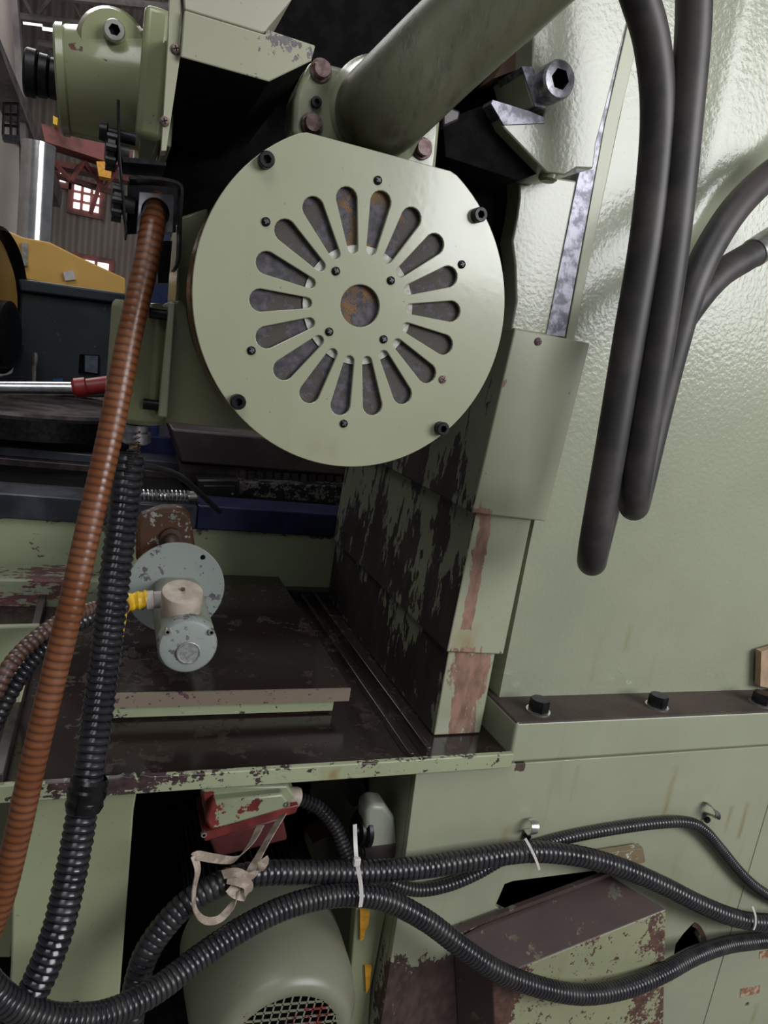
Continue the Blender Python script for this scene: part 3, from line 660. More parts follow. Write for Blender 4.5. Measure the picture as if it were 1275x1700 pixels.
t.put(t.b.inputs['Base Color'], cl); t.b.inputs['Roughness'].default_value = .7; t.put(t.b.inputs['Normal'], t.bump(t.math('MAXIMUM', wire, clog), .5, .001))
M['screen'] = t.mat
MB().lathe(FC + Vector((0, .0085, 0)), (0, 1, 0), [(0, .185), (.002, .185)], 64).build('mesh_screen', M['screen'], fm)
ring_o = [(FC.x + .085 * math.cos(2 * PI * k / 48), FC.z + .085 * math.sin(2 * PI * k / 48)) for k in range(48)]
ring_i = [(FC.x + .062 * math.cos(2 * PI * k / 48), FC.z + .062 * math.sin(2 * PI * k / 48)) for k in range(48)]
holed('backing_ring', ring_o, [ring_i], YP + .0063, .0018, plain('pale_screen_ring', (.36, .36, .31), .6, scale=140, col2=(.5, .5, .45)), fm)
for k in range(4):
    g = math.radians(45 + 90 * k - .4); link('cap_screw', ME_CAP, FC + Vector((.2285 * math.cos(g), 0, .2285 * math.sin(g))), fcv, rot=(0, k * .7, 0))
for k in range(6):
    g = math.radians(30 + 60 * k); link('small_screw', ME_PHR if k == 5 else ME_PH, FC + Vector((.174 * math.cos(g), 0, .174 * math.sin(g))), fcv, rot=(0, k * 1.1, 0))
for k in range(4):
    g = math.radians(45 + 90 * k + 1.5); link('small_screw', ME_PH, FC + Vector((.0602 * math.cos(g), 0, .0602 * math.sin(g))), fcv, rot=(0, k * .8, 0))
def clipped(r, zc, y0, y1, name, mat):
    pp = []
    for k in range(96):
        g = 2 * PI * k / 96; pp.append((FC.x + r * math.cos(g), YP + y0, FC.z + min(r * math.sin(g), zc)))
    return MB().prism(pp, (0, y1 - y0, 0)).build(name, mat, fm)
clipped(.232, .207, .0112, .18, 'motor_shell', M['black_int'])
clipped(.2365, .209, .0114, .030, 'rim_band', M['dark_green'])
clipped(.238, .206, .05, .105, 'shell_band', M['copper'])
# casting and junction box on the left of the motor
MB().slab([(278, 505), (300, 498), (340, 560), (430, 722), (420, 716), (272, 702)], 1.24, .25).build('bracket_casting', M['dark_green'], fm, bevel=.004)
MB().slab([(300, 360), (345, 345), (345, 520), (290, 520)], 1.32, .2).build('rear_casting', M['dark_green'], fm, bevel=.004)
MB().slab([(281, 500), (291, 502), (278, 694), (262, 692)], 1.20, .14).build('box_flange', M['green'], fm, bevel=.003)
a = A(243, 505, 1.27); b = A(228, 690, 1.27)
jb = MB(); prof = []
up = (a - b); 
jb.lathe(b, up, [(-.012, .030), (-.008, .046), (.006, .052), (up.length - .004, .052), (up.length, .047)], 40)
jb.slab([(243, 503), (272, 503), (262, 690), (238, 690)], 1.22, .1).build('junction_box', M['dark_green'], fm, bevel=.008)
for p in ((263, 521), (253, 672)):
    c = A(*p, 1.215); MB().cyl(c + Vector((-.014, 0, 0)), c + Vector((.012, 0, 0)), .0085, 16).build('box_screw', M['black_steel'], fm)

# ------------------------------------------------------------------ gear cylinder upper left
YG = 1.38
gm = thing('drive_housing', A(180, 240, YG), 'green cylindrical drive housing with black shaft end, upper left corner', 'housing')
M['house_green'] = paint('drive_housing_paint', (.27, .29, .155), chip=(.13, .045, .035), thr=.73, cscale=20, cstretch=(1, 1, 1.5), coat=.5, rough=.28, bumpy=.35, bscale=18, bdist=.003, stain=.15, var=.1,
    patches=[(*box_px((112, 64), (165, 82), YG - .1, .08), .006, .33), (*box_px((145, 20), (160, 35), YG, .12), .01, .2)])
a = A(99, 134, YG); b = Vector((.022, a.y, a.z)); L = (b - a).length
MB().lathe(a, (1, 0, .12), [(.012, .0765), (.014, .078), (L, .089)], 56).build('barrel', M['house_green'], gm)
MB().lathe(a, (1, 0, .12), [(-.003, .075), (0, .079), (.010, .080), (.012, .077)], 56).build('end_cap', M['house_green'], gm)
MB().box(.012, .052, YG - .098, YG + .12, 2.330, 2.516).build('mounting_flange', M['house_green'], gm, bevel=.010, seg=3)
MB().box(.054, .066, YG - .10, YG + .13, 2.325, 2.60).build('adapter_plate', M['green'], gm, bevel=.002)
c = A(187, 68, YG - .07)
MB().lathe(Vector((c.x, YG + .04, c.z)), (0, -1, 0), [(-.06, .052), (.095, .052), (.108, .044)], 36).build('boss', M['house_green'], gm)
for k, (x0, x1, r) in enumerate(((0, .016, .0295), (.016, .032, .0315), (.032, .05, .0345))):
    MB().lathe(a + Vector((-x1, 0, 0)), (1, 0, 0), [(0, r - .003), (.003, r), (x1 - x0 - .002, r), (x1 - x0, r - .002)], 32).build('shaft_collar', M['black_steel'], gm)
link('cap_screw', ME_CAPZ, A(190, 57, YG - .07), gm)
# ------------------------------------------------------------------ clamp bracket with knobs
cb_ = thing('clamp_bracket', A(240, 400, 1.22), 'black sheet metal clamp bracket with two knobs, holding the brown hose', 'bracket')
MB().slab([(194, 163), (199, 166), (200, 248), (212, 388), (208, 388), (196, 258)], 1.18, .10).build('upright_plate', M['black_steel'], cb_, bevel=.001)
MB().slab([(199, 252), (206, 260), (276, 268), (276, 276), (204, 270)], 1.18, .09).build('shelf', M['black_steel'], cb_, bevel=.001)
m = MB(); ribbon(m, path([(214, 300, 1.19), (250, 300, 1.19), (288, 306, 1.19), (300, 318, 1.19), (298, 360, 1.19), (296, 430, 1.19), (288, 450, 1.19)]), .05, .004, (0, 1, 0)); m.build('hoop', M['black_steel'], cb_)
MB().slab([(212, 300), (296, 306), (292, 385), (210, 388)], 1.27, .012).build('back_plate', M['black_steel'], cb_)
bp = [(231, 318), (290, 323), (287, 386), (227, 384)]
w4 = [A(x, y, 1.215) for x, y in bp]; hcx = A(258, 352, 1.215)
holed('silver_block', [(p.x, p.z) for p in w4], [[(hcx.x + .0205 * math.cos(2 * PI * k / 24), hcx.z + .0205 * math.sin(2 * PI * k / 24)) for k in range(24)]], 1.215, .04, plain('grey_block_metal', (.5, .5, .54), .45, .1, scale=60), cb_, bevel=.001)
for (x, y) in ((174, 248), (184, 334)):
    c = A(x, y, 1.23); kp = [(0, .014), (.004, .023), (.014, .023), (.018, .012), (.034, .012)]
    kn = MB(); kn.lathe(c, (1, 0, 0), kp, 24)
    for k in range(8):
        g = 2 * PI * k / 8; q = c + Vector((0, math.cos(g), math.sin(g))) * .022; kn.lathe(q + Vector((.002, 0, 0)), (1, 0, 0), [(0, .006), (.014, .006)], 8)
    o = kn.build('knob', M['black_plastic'], cb_)
MB().lathe(A(165, 217, 1.23), (1, 0, 0), [(0, .012), (.01, .014), (.012, .009), (.05, .009)], 16).build('clamp_bolt', M['black_steel'], cb_)
MB().slab([(262, 400), (286, 400), (280, 470), (262, 470)], 1.28, .03).build('latch', M['black_steel'], cb_)
MB().cyl(A(262, 392, 1.23), A(250, 485, 1.23), .003, 8).build('wire', M['black_plastic'], cb_)

# ------------------------------------------------------------------ hoses at the left
bh = thing('brown_hose', A(140, 900, 1.1), 'long brown corrugated hose hanging from the clamp bracket across the left side', 'hose')
corr(path([(261, 335, 1.26), (255, 365, 1.21), (244, 430, 1.18), (215, 560, 1.15), (183, 720, 1.12), (150, 865, 1.09), (117, 1010, 1.06), (85, 1140, 1.04), (52, 1280, 1.02), (28, 1390, 1.01), (0, 1500, 1.0), (-40, 1600, 1.0)]), .0182, .0115, PROF_BROWN, 20).build('hose_body', M['hose_brown'], bh)
gl = thing('cable_gland', A(226, 712, 1.27), 'wire wrapped steel cable gland under the green junction box', 'gland')
c = A(226, 700, 1.27)
MB().lathe(c + Vector((0, 0, -.005)), (0, 0, -1), [(0, .020), (.012, .020), (.012, .026), (.028, .026), (.032, .018)], 12).build('gland_nut', M['steel'], gl)
MB().cyl(A(227, 722, 1.27), A(219, 765, 1.25), .0085, 12).build('tape_wrapped_cable', plain('masking_tape', (.42, .31, .18), .7), gl)
wr = [A(228 + 4 * math.sin(i * .9), 715 + i * 1.2, 1.245 + .012 * math.cos(i * .9)) for i in range(60)]
MB().sweep(spline(wr, .003), [.0016] * len(spline(wr, .003)), 5).build('binding_wire', M['copper'], gl)
bk = thing('black_hose', A(180, 1000, 1.15), 'thick black corrugated hose hanging from the cable gland to the lower left', 'hose')
pb = [(215, 757, 1.23), (210, 800, 1.225), (204, 860, 1.22), (192, 950, 1.205), (180, 1050, 1.19), (167, 1150, 1.17), (153, 1250, 1.14), (140, 1325, 1.12), (120, 1440, 1.09), (94, 1550, 1.06), (58, 1640, 1.04), (20, 1700, 1.03), (-20, 1740, 1.03)]
corr(path(pb), .0248, .0125, PROF_THIN, 20, .02).build('hose_body', M['hose_black'], bk)
c0 = A(150, 1290, 1.125); c1 = A(138, 1345, 1.112); m = MB()
dv = (c1 - c0); m.lathe(c0, dv, [(0, .0262), (.006, .030), (.016, .028), (.02, .031), (.03, .0305), (.036, .028), (.044, .030), (dv.length, .0265)], 22, caps=False); m.build('sleeve', M['hose_black'], bk)
for k, z in enumerate((752, 766, 780)):
    pass
wr = [A(222 - i * .25 + 10 * math.sin(i * 1.3), 745 + i * .9, 1.225 + .024 * math.cos(i * 1.3)) for i in range(48)]
MB().sweep(spline(wr, .004), [.0018] * len(spline(wr, .004)), 5).build('binding_wire', M['black_plastic'], bk)
hb = thing('rear_black_hose', A(100, 1050, 1.5), 'thinner black hose curving left over the tray edge, from the yellow taped joint', 'hose')
corr(path([(206, 1006, 1.56), (175, 1015, 1.52), (140, 1028, 1.47), (90, 1058, 1.42), (48, 1100, 1.38), (15, 1150, 1.34), (-15, 1210, 1.32)]), .0175, .012, PROF_THIN, 16).build('hose_body', M['hose_black'], hb)
hb2 = thing('rear_brown_hose', A(60, 1060, 1.5), 'short brown hose lying along the rear black hose at the left edge', 'hose')
corr(path([(160, 1008, 1.5), (110, 1025, 1.43), (65, 1055, 1.38), (32, 1085, 1.35), (10, 1115, 1.32), (-12, 1160, 1.3)]), .0145, .012, PROF_THIN, 16).build('hose_body', ribbed('dull_brown_hose', (.10, .05, .035), (.03, .018, .014), .35, (.15, .08, .055)), hb2)

# ------------------------------------------------------------------ small gear motor on the tray
YD = 1.78
sm_ = thing('encoder_motor', AZ(310, 1080, zt), 'small grey motor with beige round terminal cap, standing on the sump cover', 'motor')
M['grey_paint'] = paint('grey_blue_paint', (.30, .335, .31), chip=(.13, .115, .135), thr=.60, cscale=13, rough=.36, cdetail=6, var=.06)
M['grey_green'] = paint('grey_green_motor_paint', (.27, .285, .225), chip=(.1, .1, .09), thr=.76, cscale=30, rough=.4)
dc = A(292, 977, YD)
MB().lathe(dc, (0, -1, 0), [(-.008, .119), (0, .120), (.002, .118)], 56).build('flange_disc', M['grey_paint'], sm_)
MB().cyl(A(337, 925, YD - .004), A(337, 925, YD - .001), .006, 12).build('disc_hole', M['black_int'], sm_)
fy = 1.475; fc = Vector((dc.x + .003, fy, dc.z - .021))
def rr(c, w, h, r, n=5):
    o = []
    for cx, cz, a0 in ((w - r, h - r, 0), (-w + r, h - r, PI / 2), (-w + r, -h + r, PI), (w - r, -h + r, 1.5 * PI)):
        for k in range(n): g = a0 + PI / 2 * k / (n - 1); o.append((c.x + cx + r * math.cos(g), c.z + cz + r * math.sin(g)))
    return o
def prism_xz(m, xz, y0, y1): return m.prism([(x, y0, z) for x, z in xz], (0, y1 - y0, 0))
prism_xz(MB(), rr(fc + Vector((0, 0, -.004)), .057, .055, .03), fy + .025, YD).build('motor_body', M['grey_green'], sm_, bevel=.004)
ecap = MB().lathe(fc, (0, -1, 0), [(-.03, .0625), (-.004, .0625), (.003, .058), (.006, .05)], 44).build('end_cap', M['grey_paint'], sm_)
MB().lathe(fc + Vector((.002, -.004, -.012)), (0, -1, 0), [(0, .026), (.005, .0255), (.006, .023), (.004, .021), (.004, .0)], 32).build('round_badge', plain('worn_badge', (.24, .25, .24), .4, .3, scale=120, col2=(.36, .37, .36)), ecap)
for sx in (-1, 1):
    c = fc + Vector((sx * .045, 0, .036)); o = link('lug_screw', ME_CAPZ, c + Vector((0, -.0, 0)), ecap); o.scale = (.45, .6, .45)
tdir = Vector((-.02, -.30, .95)).normalized(); tcp = A(301, 1000, 1.545)
MB().lathe(tcp - tdir * .034, tdir, [(0, .042), (.058, .0445), (.064, .043), (.066, .039)], 40).build('terminal_cap', plain('yellowed_beige_plastic', (.40, .33, .265), .5, scale=22, col2=(.52, .44, .36)), sm_)
MB().lathe(tcp + tdir * .0345, tdir, [(0, .005), (.003, .005), (.003, .002)], 14).build('cap_screw', M['copper'], sm_)
g0 = A(270, 995, 1.575); g1 = A(243, 997, 1.575)
MB().lathe(g0, g1 - g0, [(0, .019), (.018, .019), (.02, .0215), (.034, .0215), (.036, .018)], 20).build('white_gland', plain('white_nylon_gland', (.52, .48, .46), .45), sm_)
m = MB(); tp = path([(246, 994, 1.575), (236, 996, 1.575), (222, 998, 1.575), (205, 1004, 1.57), (196, 1010, 1.56)]); P = spline(tp, .005)
m.sweep(P, [.0195 + .0018 * math.sin(i * 1.9) for i in range(len(P))], 14)
ribbon(m, path([(205, 1010, 1.55), (203, 1030, 1.55), (200, 1045, 1.548), (199, 1060, 1.55)]), .016, .002, (1, .2, 0)); m.build('yellow_tape', M['yellow_tape'], sm_)
cp2 = thing('bearing_block', A(280, 905, 2.0), 'rusty bearing block with peeling paint behind the grey motor disc', 'bearing')
M['rusty_peel'] = paint('rusty_peeling_paint', (.085, .036, .016), chip=(.30, .29, .255), thr=.63, cscale=16, rough=.6, var=.4, patches=[(*box_px((245, 850), (305, 872), 2.0, .1), .01, .2)])
MB().slab([(226, 872), (236, 856), (270, 844), (304, 844), (316, 856), (324, 905), (324, 935), (226, 935)], 2.0, .06).build('block', M['rusty_peel'], cp2, bevel=.012)
c = A(284, 893, 2.0); MB().lathe(c, (0, -1, 0), [(-.02, .032), (.015, .030), (.017, .019), (.10, .018), (.21, .017)], 24).build('shaft', plain('rusty_shaft', (.07, .035, .022), .6, .2, scale=30), cp2)

# ------------------------------------------------------------------ machine base, lower right
YM = 1.30
M['base'] = paint('base_paint', (.295, .313, .218), chip=(.055, .033, .028), thr=.80, cscale=22, cstretch=(1, 1, .6), rough=.34, bumpy=.15, bscale=40, var=.06, stain=.26, stain_col=(.21, .16, .05),
    patches=[(*box_px((640, 1610), (850, 1790), YM), .045, .7), (*box_px((770, 1545), (850, 1620), YM), .05, .42), (*box_px((856, 1264), (870, 1280), YM), .003, .5), (*box_px((1040, 1405), (1055, 1416), YM), .004, .3)],
    stains=[drip((1118, 1275), (1100, 1375), YM, .001, .009, .9), drip((1214, 1340), (1205, 1380), YM, .001, .006, .7), drip((1240, 1335), (1228, 1390), YM, .001, .008, .8), drip((956, 1272), (952, 1330), YM, .001, .005, .5), drip((840, 1375), (836, 1395), YM, .003, .014, .55), drip((1252, 1670), (1245, 1720), YM, .001, .01, .7)])
ba = thing('machine_pedestal', (1.3, 1.6, 0), 'green machine base front with stained paint, lower right under the column foot', 'machine base')
def XZ(pp, Y): return [(A(x, y, Y).x, A(x, y, Y).z) for x, y in pp]
zt_ = zs_ - .002
o1 = XZ([(692, 1284)], YM); 
left = XZ([(690, 1288), (660, 1520), (632, 1700), (612, 1860)], YM); seam = XZ([(1270, 1350), (1168, 1700), (1120, 1860)], YM)
zbot = .02
L0 = [(left[0][0], zt_), left[1], left[2], (left[3][0], zbot)]
s_top = (seam[0][0] + .005, zt_); S = [(s_top[0], zt_), seam[1], (seam[2][0] - .02, zbot)]
h1 = XZ([(822, 1505), (838, 1468), (852, 1463), (985, 1446), (1000, 1452), (990, 1475), (850, 1520)], YM)
h2 = XZ([(1118, 1592), (1122, 1568), (1135, 1550), (1150, 1534), (1166, 1546), (1160, 1556), (1170, 1575), (1150, 1592), (1135, 1598)], YM)
g_ = .0015
holed('base_panel', [L0[0], L0[1], L0[2], L0[3], (S[2][0] - g_, zbot), (S[1][0] - g_, S[1][1]), (S[0][0] - g_, zt_)], [h1, h2], YM, .02, M['base'], ba, bevel=.0015)
h3 = [(p_[0], p_[1]) for p_ in [(A(1240, 1668, YM).x + .0085 * math.cos(2 * PI * k / 16), A(1240, 1668, YM).z + .0085 * math.sin(2 * PI * k / 16)) for k in range(16)]]
holed('base_panel', [(S[0][0] + g_, zt_), (S[1][0] + g_, S[1][1]), (S[2][0] + g_, zbot), (2.6, zbot), (2.6, zt_)], [h3], YM, .02, M['base'], ba, bevel=.0015)
m = MB(); Lp = [(x, YM + .02, z) for x, z in L0]; m.add(Lp + [(x, 2.3, z) for x, y, z in Lp], [(k, k + 1, k + 5, k + 4) for k in range(3)]); m.build('side_wall', M['base'], ba, smooth=0)
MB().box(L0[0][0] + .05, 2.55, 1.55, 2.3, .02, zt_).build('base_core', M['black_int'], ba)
for pp in ([(1230, 1642), (1262, 1636), (1261, 1649), (1229, 1656)], [(1262, 1580), (1300, 1573), (1300, 1586), (1261, 1592)]):
    MB().slab(pp, YM - .0015, .0015).build('rusty_tag', plain('rusty_tag', (.22, .10, .05), .7, scale=50, col2=(.42, .3, .22)), ba)
m = MB(); ribbon(m, [A(1150, 1534, YM), A(1160, 1540, YM - .012), A(1168, 1556, YM - .016), A(1172, 1575, YM - .004)], .014, .002, (.6, -.4, .2)); m.build('bent_flap', M['rusty_peel'] if False else plain('rust_edge', (.10, .05, .04), .7), ba)
# pipe clamps
for k, (px, py, ang, lab) in enumerate(((882, 1372, .1, 'empty steel pipe clamp above the conduits, left of two'), (1182, 1346, -.7, 'bent steel pipe clamp at the bend of the thin conduit, right of two'))):
    pcm = thing('pipe_clamp', A(px, py, YM), lab, 'clamp', 'steel pipe clamps on the base')
    c = A(px, py, YM - .018); m = MB(); arc = []
    for i in range(13):
        g = -PI * .62 + PI * 1.45 * i / 12; arc.append(c + Vector((math.sin(ang) * .017 * math.sin(g) + .0 , -.017 * math.cos(g), .017 * math.sin(g))))
    arc = [c + Vector((0, .017, -.045)), c + Vector((0, .016, -.02))] + [p_ for p_ in arc[2:]]
    ribbon(m, arc, .019, .0025, (math.cos(ang), 0, math.sin(ang)), .003); m.build('strap_band', M['zinc'], pcm)
    o = link('hex_bolt', ME_HEXS, c + Vector((.002, .012, -.034)), pcm)

# ------------------------------------------------------------------ belt guard box
gb = thing('belt_guard', A(960, 1700, 1.2), 'brown and green peeling sheet metal guard box on the base, lower right', 'guard')
M['guard_brown'] = paint('guard_brown_paint', (.062, .040, .036), chip=(.115, .105, .07), thr=.66, cscale=9, rough=.5, var=.2, patches=[(*box_px((880, 1500), (945, 1540), 1.22, .1), .02, .10)])
M['guard_front'] = paint('guard_front_paint', (.265, .275, .165), chip=(.095, .045, .035), thr=.635, cscale=24, rough=.5, stain=.2,
    patches=[(*box_px((870, 1590), (1110, 1530), 1.19), .05, .05), (*box_px((815, 1600), (845, 1700), 1.19), .02, .35), (*box_px((1085, 1520), (1110, 1720), 1.19), .012, .14)])
YQ = 1.19
Fp = [(818, 1627), (876, 1602), (1106, 1510), (1103, 1640), (1098, 1900), (828, 1900)]
Bp = [(752, 1560), (796, 1536), (1012, 1452), (1030, 1600), (1030, 1800), (765, 1800)]
P = [A(x, y, YQ) for x, y in Fp]; Q = [A(x, y, YM - .002) for x, y in Bp]
m = MB(); m.loft2(P, Q); m.m = [0, 1] + [1] * 6
m.build('guard_shell', [M['guard_front'], M['guard_brown']], gb, bevel=.003)
q0, q1 = A(750, 1546, YM - .01), A(1012, 1448, YM - .01)
MB().prism([q0, q1, q1 + Vector((0, 0, .012)), q0 + Vector((0, 0, .012))], (0, -.012, 0)).build('flange_strip', M['guard_brown'], gb)
q0, q1 = A(985, 1418, YM - .012), A(1068, 1412, YM - .012)
MB().slab([(960, 1425), (1068, 1408), (1072, 1432), (1000, 1445)], YM - .03, .02).build('torn_flap', paint('torn_flap_paint', (.20, .15, .09), chip=(.4, .4, .33), thr=.6, cscale=30), gb, bevel=.001)

# ------------------------------------------------------------------ left leg and under-tray
M['leg'] = paint('leg_paint', (.27, .295, .18), rough=.34, bumpy=.12, var=.07, stain=.1)
lg = thing('base_leg', A(120, 1700, 1.34), 'green machine leg panel under the left end of the tray', 'leg')
xa = A(224, 1330, 1.335)
MB().prism([A(48, 1310, 1.335), A(228, 1310, 1.335), A(222, 1345, 1.335), A(196, 1690, 1.335), A(186, 1900, 1.335), A(0, 1900, 1.335), A(18, 1600, 1.335), A(22, 1420, 1.335)], (0, .5, 0)).build('leg_panel', M['leg'], lg, bevel=.004)
for (x, y, s) in ((125, 1668, 1.2), (107, 1672, .8)):
    o = link('hex_bolt', ME_HEXS, A(x, y, 1.335), lg); o.scale = (s, s, s)
l2 = thing('side_panel', A(-10, 1600, 1.6), 'pale green side panel at the far left behind the leg and brown hose', 'panel')
MB().slab([(-120, 1045), (66, 1040), (4, 1290), (44, 1330), (18, 1590), (-120, 1590)], 1.55, .02).build('panel_sheet', M['leg'], l2, bevel=.003)
bt = thing('bed_end', A(40, 1000, 2.3), 'peeling red and green bed end at left edge behind brown hose', 'bed end')
MB().slab([(-60, 962), (180, 964), (178, 1002), (60, 1024), (-60, 1022)], 2.2, .15).build('end_face', paint('peeling_bed_end', (.27, .30, .2), chip=(.14, .055, .06), thr=.52, cscale=11, cstretch=(.6, 1, 2), rough=.4), bt, bevel=.006)

# ------------------------------------------------------------------ pump motor
pm = thing('pump_motor', A(440, 1800, 1.4), 'big olive grey pump motor with a square mesh grille, at bottom under tray', 'motor')
M['pump_paint'] = paint('pump_cowl_paint', (.20, .205, .145), chip=(.17, .035, .03), thr=.80, cscale=18, rough=.36, bumpy=.12, var=.08,
    patches=[(A(470, 1745, 1.2), (.115, .05, .12), .012, .27)])
y0 = 1.20; pc_ = A(471, 1732, y0)
Rg = .118
m = MB(); m.lathe(pc_, (0, 1, 0), [(0, Rg), (-.004, Rg + .012), (0, Rg + .03), (.018, .158), (.05, .176), (.10, .186), (.20, .190), (.30, .190)], 64, caps=False)
m.build('fan_cowl', M['pump_paint'], pm, smooth=60)
gx = []
N = 13; st_ = 2 * Rg / N
for i in range(1, N):
    for vert in (0, 1):
        t_ = -Rg + i * st_; h = math.sqrt(max(0, Rg * Rg - t_ * t_)) + .006; ang = .12
        if vert: p_, q_ = Vector((t_, 0, -h)), Vector((t_, 0, h))
        else: p_, q_ = Vector((-h, 0, t_)), Vector((h, 0, t_))
        R_ = Matrix.Rotation(ang, 3, 'Y'); p_ = R_ @ p_; q_ = R_ @ q_; dn = (q_ - p_).normalized(); sd = dn.cross(Vector((0, 1, 0))) * .0017
        b_ = MB(); b_.prism([pc_ + p_ - sd + Vector((0, -.001, 0)), pc_ + p_ + sd + Vector((0, -.001, 0)), pc_ + q_ + sd + Vector((0, -.001, 0)), pc_ + q_ - sd + Vector((0, -.001, 0))], (0, .003 - .0008 * vert, 0))
        b_.build('grille_bar', M['pump_paint'], pm, smooth=0)
MB().lathe(pc_ + Vector((0, .05, 0)), (0, 1, 0), [(0, .13), (.01, .13)], 32).build('fan_wheel', M['black_int'], pm)
MB().lathe(pc_ + Vector((0, .30, 0)), (0, 1, 0), [(0, .16), (.35, .16)], 40).build('stator', M['brown_oily'], pm)
for k in range(26):
    g = math.radians(20 + k * 140 / 25); u3 = Vector((math.cos(g), 0, math.sin(g))); n3 = Vector((-u3.z, 0, u3.x)) * .002
    c = pc_ + Vector((0, .31, 0)); MB().prism([c + u3 * .155 - n3, c + u3 * .155 + n3, c + u3 * .186 + n3, c + u3 * .186 - n3], (0, .32, 0)).build('cooling_fin', M['brown_oily'], pm, smooth=0)
# terminal box on the pump motor
M['box_paint'] = paint('chipped_box_paint', (.29, .315, .205), chip=(.17, .022, .02), thr=.70, cscale=9, rough=.33, cdetail=5,
    patches=[(*box_px((335, 1365), (385, 1400), 1.40, .06), .01, .25), (*box_px((400, 1310), (470, 1340), 1.4, .06), .02, .14), (*box_px((330, 1315), (345, 1400), 1.40), .004, .3)])
MB().slab([(333, 1312), (340, 1306), (478, 1304), (496, 1330), (342, 1372), (342, 1355)], 1.40, .12).build('terminal_box', M['box_paint'], pm, bevel=.006)
rim_ = MB().slab([(335, 1384), (340, 1398), (492, 1350), (496, 1336), (470, 1342)], 1.385, .13).build('box_rim', plain('red_primer_rim', (.13, .022, .02), .4, scale=20, col2=(.22, .035, .03)), pm, bevel=.003)
MB().slab([(340, 1362), (352, 1330), (470, 1318), (484, 1340), (350, 1380)], 1.378, .03).build('box_lid', M['box_paint'], pm, bevel=.006)
for p_ in ((338, 1383), (474, 1333)): o = link('lid_screw', ME_CAPZ, A(*p_, 1.384), rim_); o.scale = (.42, .4, .42)
MB().slab([(346, 1392), (470, 1356), (478, 1395), (360, 1425)], 1.44, .1).build('box_neck', plain('dark_red_casting', (.09, .018, .018), .45), pm, bevel=.006)
a = A(482, 1322, 1.42); b = A(500, 1325, 1.42); MB().lathe(a, b - a, [(-.01, .020), (.012, .023), (.02, .022), (.024, .015)], 18).build('white_gland', plain('pale_cream_gland', (.42, .36, .29), .5), pm)
corr(path([(498, 1326, 1.42), (530, 1342, 1.41), (556, 1372, 1.39), (572, 1408, 1.365), (585, 1440, 1.34), (592, 1462, 1.33)]), .0165, .0095, PROF_THIN, 14).build('cable_conduit', M['conduit'], pm)
# pulley block and posts under the tray
pk = thing('tension_block', A(630, 1425, 1.5), 'rounded grey green tension block beside the base edge under the tray', 'block')
MB().slab([(606, 1428), (606, 1348), (618, 1336), (640, 1338), (656, 1358), (660, 1400), (655, 1424)], 1.345, .06).build('block_body', M['grey_green'], pk, bevel=.014, seg=3)
MB().slab([(606, 1408), (657, 1402), (655, 1424), (608, 1428)], 1.341, .02).build('lower_band', M['brown_oily'], pk)
c = A(600, 1376, 1.375); MB().lathe(c, (-1, -.15, 0), [(-.01, .044), (.0, .044), (.004, .034), (.012, .034), (.014, .02), (.022, .02)], 32).build('pulley', M['black_steel'], pk)
ps = thing('support_post', A(615, 1700, 1.5), 'pale green support post with orange paint runs, left of the base edge', 'post')
MB().slab([(596, 1440), (650, 1440), (640, 1520), (616, 1640), (600, 1900), (560, 1900), (580, 1640)], 1.36, .03).build('post_body', M['leg'], ps, bevel=.003)
MB().slab([(598, 1512), (614, 1514), (612, 1535), (606, 1548), (604, 1560), (598, 1562)], 1.352, .007).build('orange_run', M['orange'], ps)
MB().slab([(606, 1605), (617, 1605), (614, 1640), (608, 1650)], 1.352, .007).build('orange_run', M['orange'], ps)
un = thing('under_frame', A(400, 1500, 2.0), 'black frame wall behind the pump motor under the tray', 'frame')
MB().box(-.2, .72, 2.05, 2.2, .02, 1.18).build('frame_wall', M['black_int'], un); MB().box(-.05, .72, 1.36, 2.05, .02, .06).build('dark_floor_sheet', M['black_int'], un)  # wall and added floor sheet put the under-tray shade into black colour
MB().slab([(548, 1290), (600, 1288), (612, 1330), (585, 1340), (570, 1318)], 1.55, .05).build('gusset', M['brown_oily'], un)
MB().slab([(505, 1375), (545, 1355), (560, 1380), (520, 1400)], 1.8, .05).build('red_bar', plain('dark_red_bar', (.09, .02, .02), .4), un)
MB().slab([(540, 1400), (585, 1370), (580, 1430), (540, 1440)], 1.85, .05).build('green_bar', M['leg'], un)

# ------------------------------------------------------------------ conduits
cA = thing('lower_conduit', A(600, 1490, 1.15), 'lowest thick black corrugated conduit, arching over pump motor and sagging before guard box', 'conduit')
pA = [(-60, 1590, 1.0), (-25, 1630, 1.0), (10, 1662, 1.005), (60, 1685, 1.015), (110, 1692, 1.03), (180, 1683, 1.06), (260, 1643, 1.10), (330, 1590, 1.14), (400, 1543, 1.17), (470, 1508, 1.19), (540, 1489, 1.20), (600, 1487, 1.20), (650, 1498, 1.195), (710, 1530, 1.18), (770, 1575, 1.16), (830, 1614, 1.145), (900, 1640, 1.14), (970, 1651, 1.14), (1040, 1640, 1.15), (1100, 1615, 1.17), (1150, 1588, 1.21), (1200, 1570, 1.245), (1245, 1563, 1.26), (1300, 1558, 1.27)]
corr(path(pA), .0232, .0105, PROF_BLACK, 18, .012).build('conduit_body', M['conduit'], cA)
cB = thing('upper_conduit', A(700, 1440, 1.25), 'thick black corrugated conduit running across the base from strap to right edge', 'conduit')
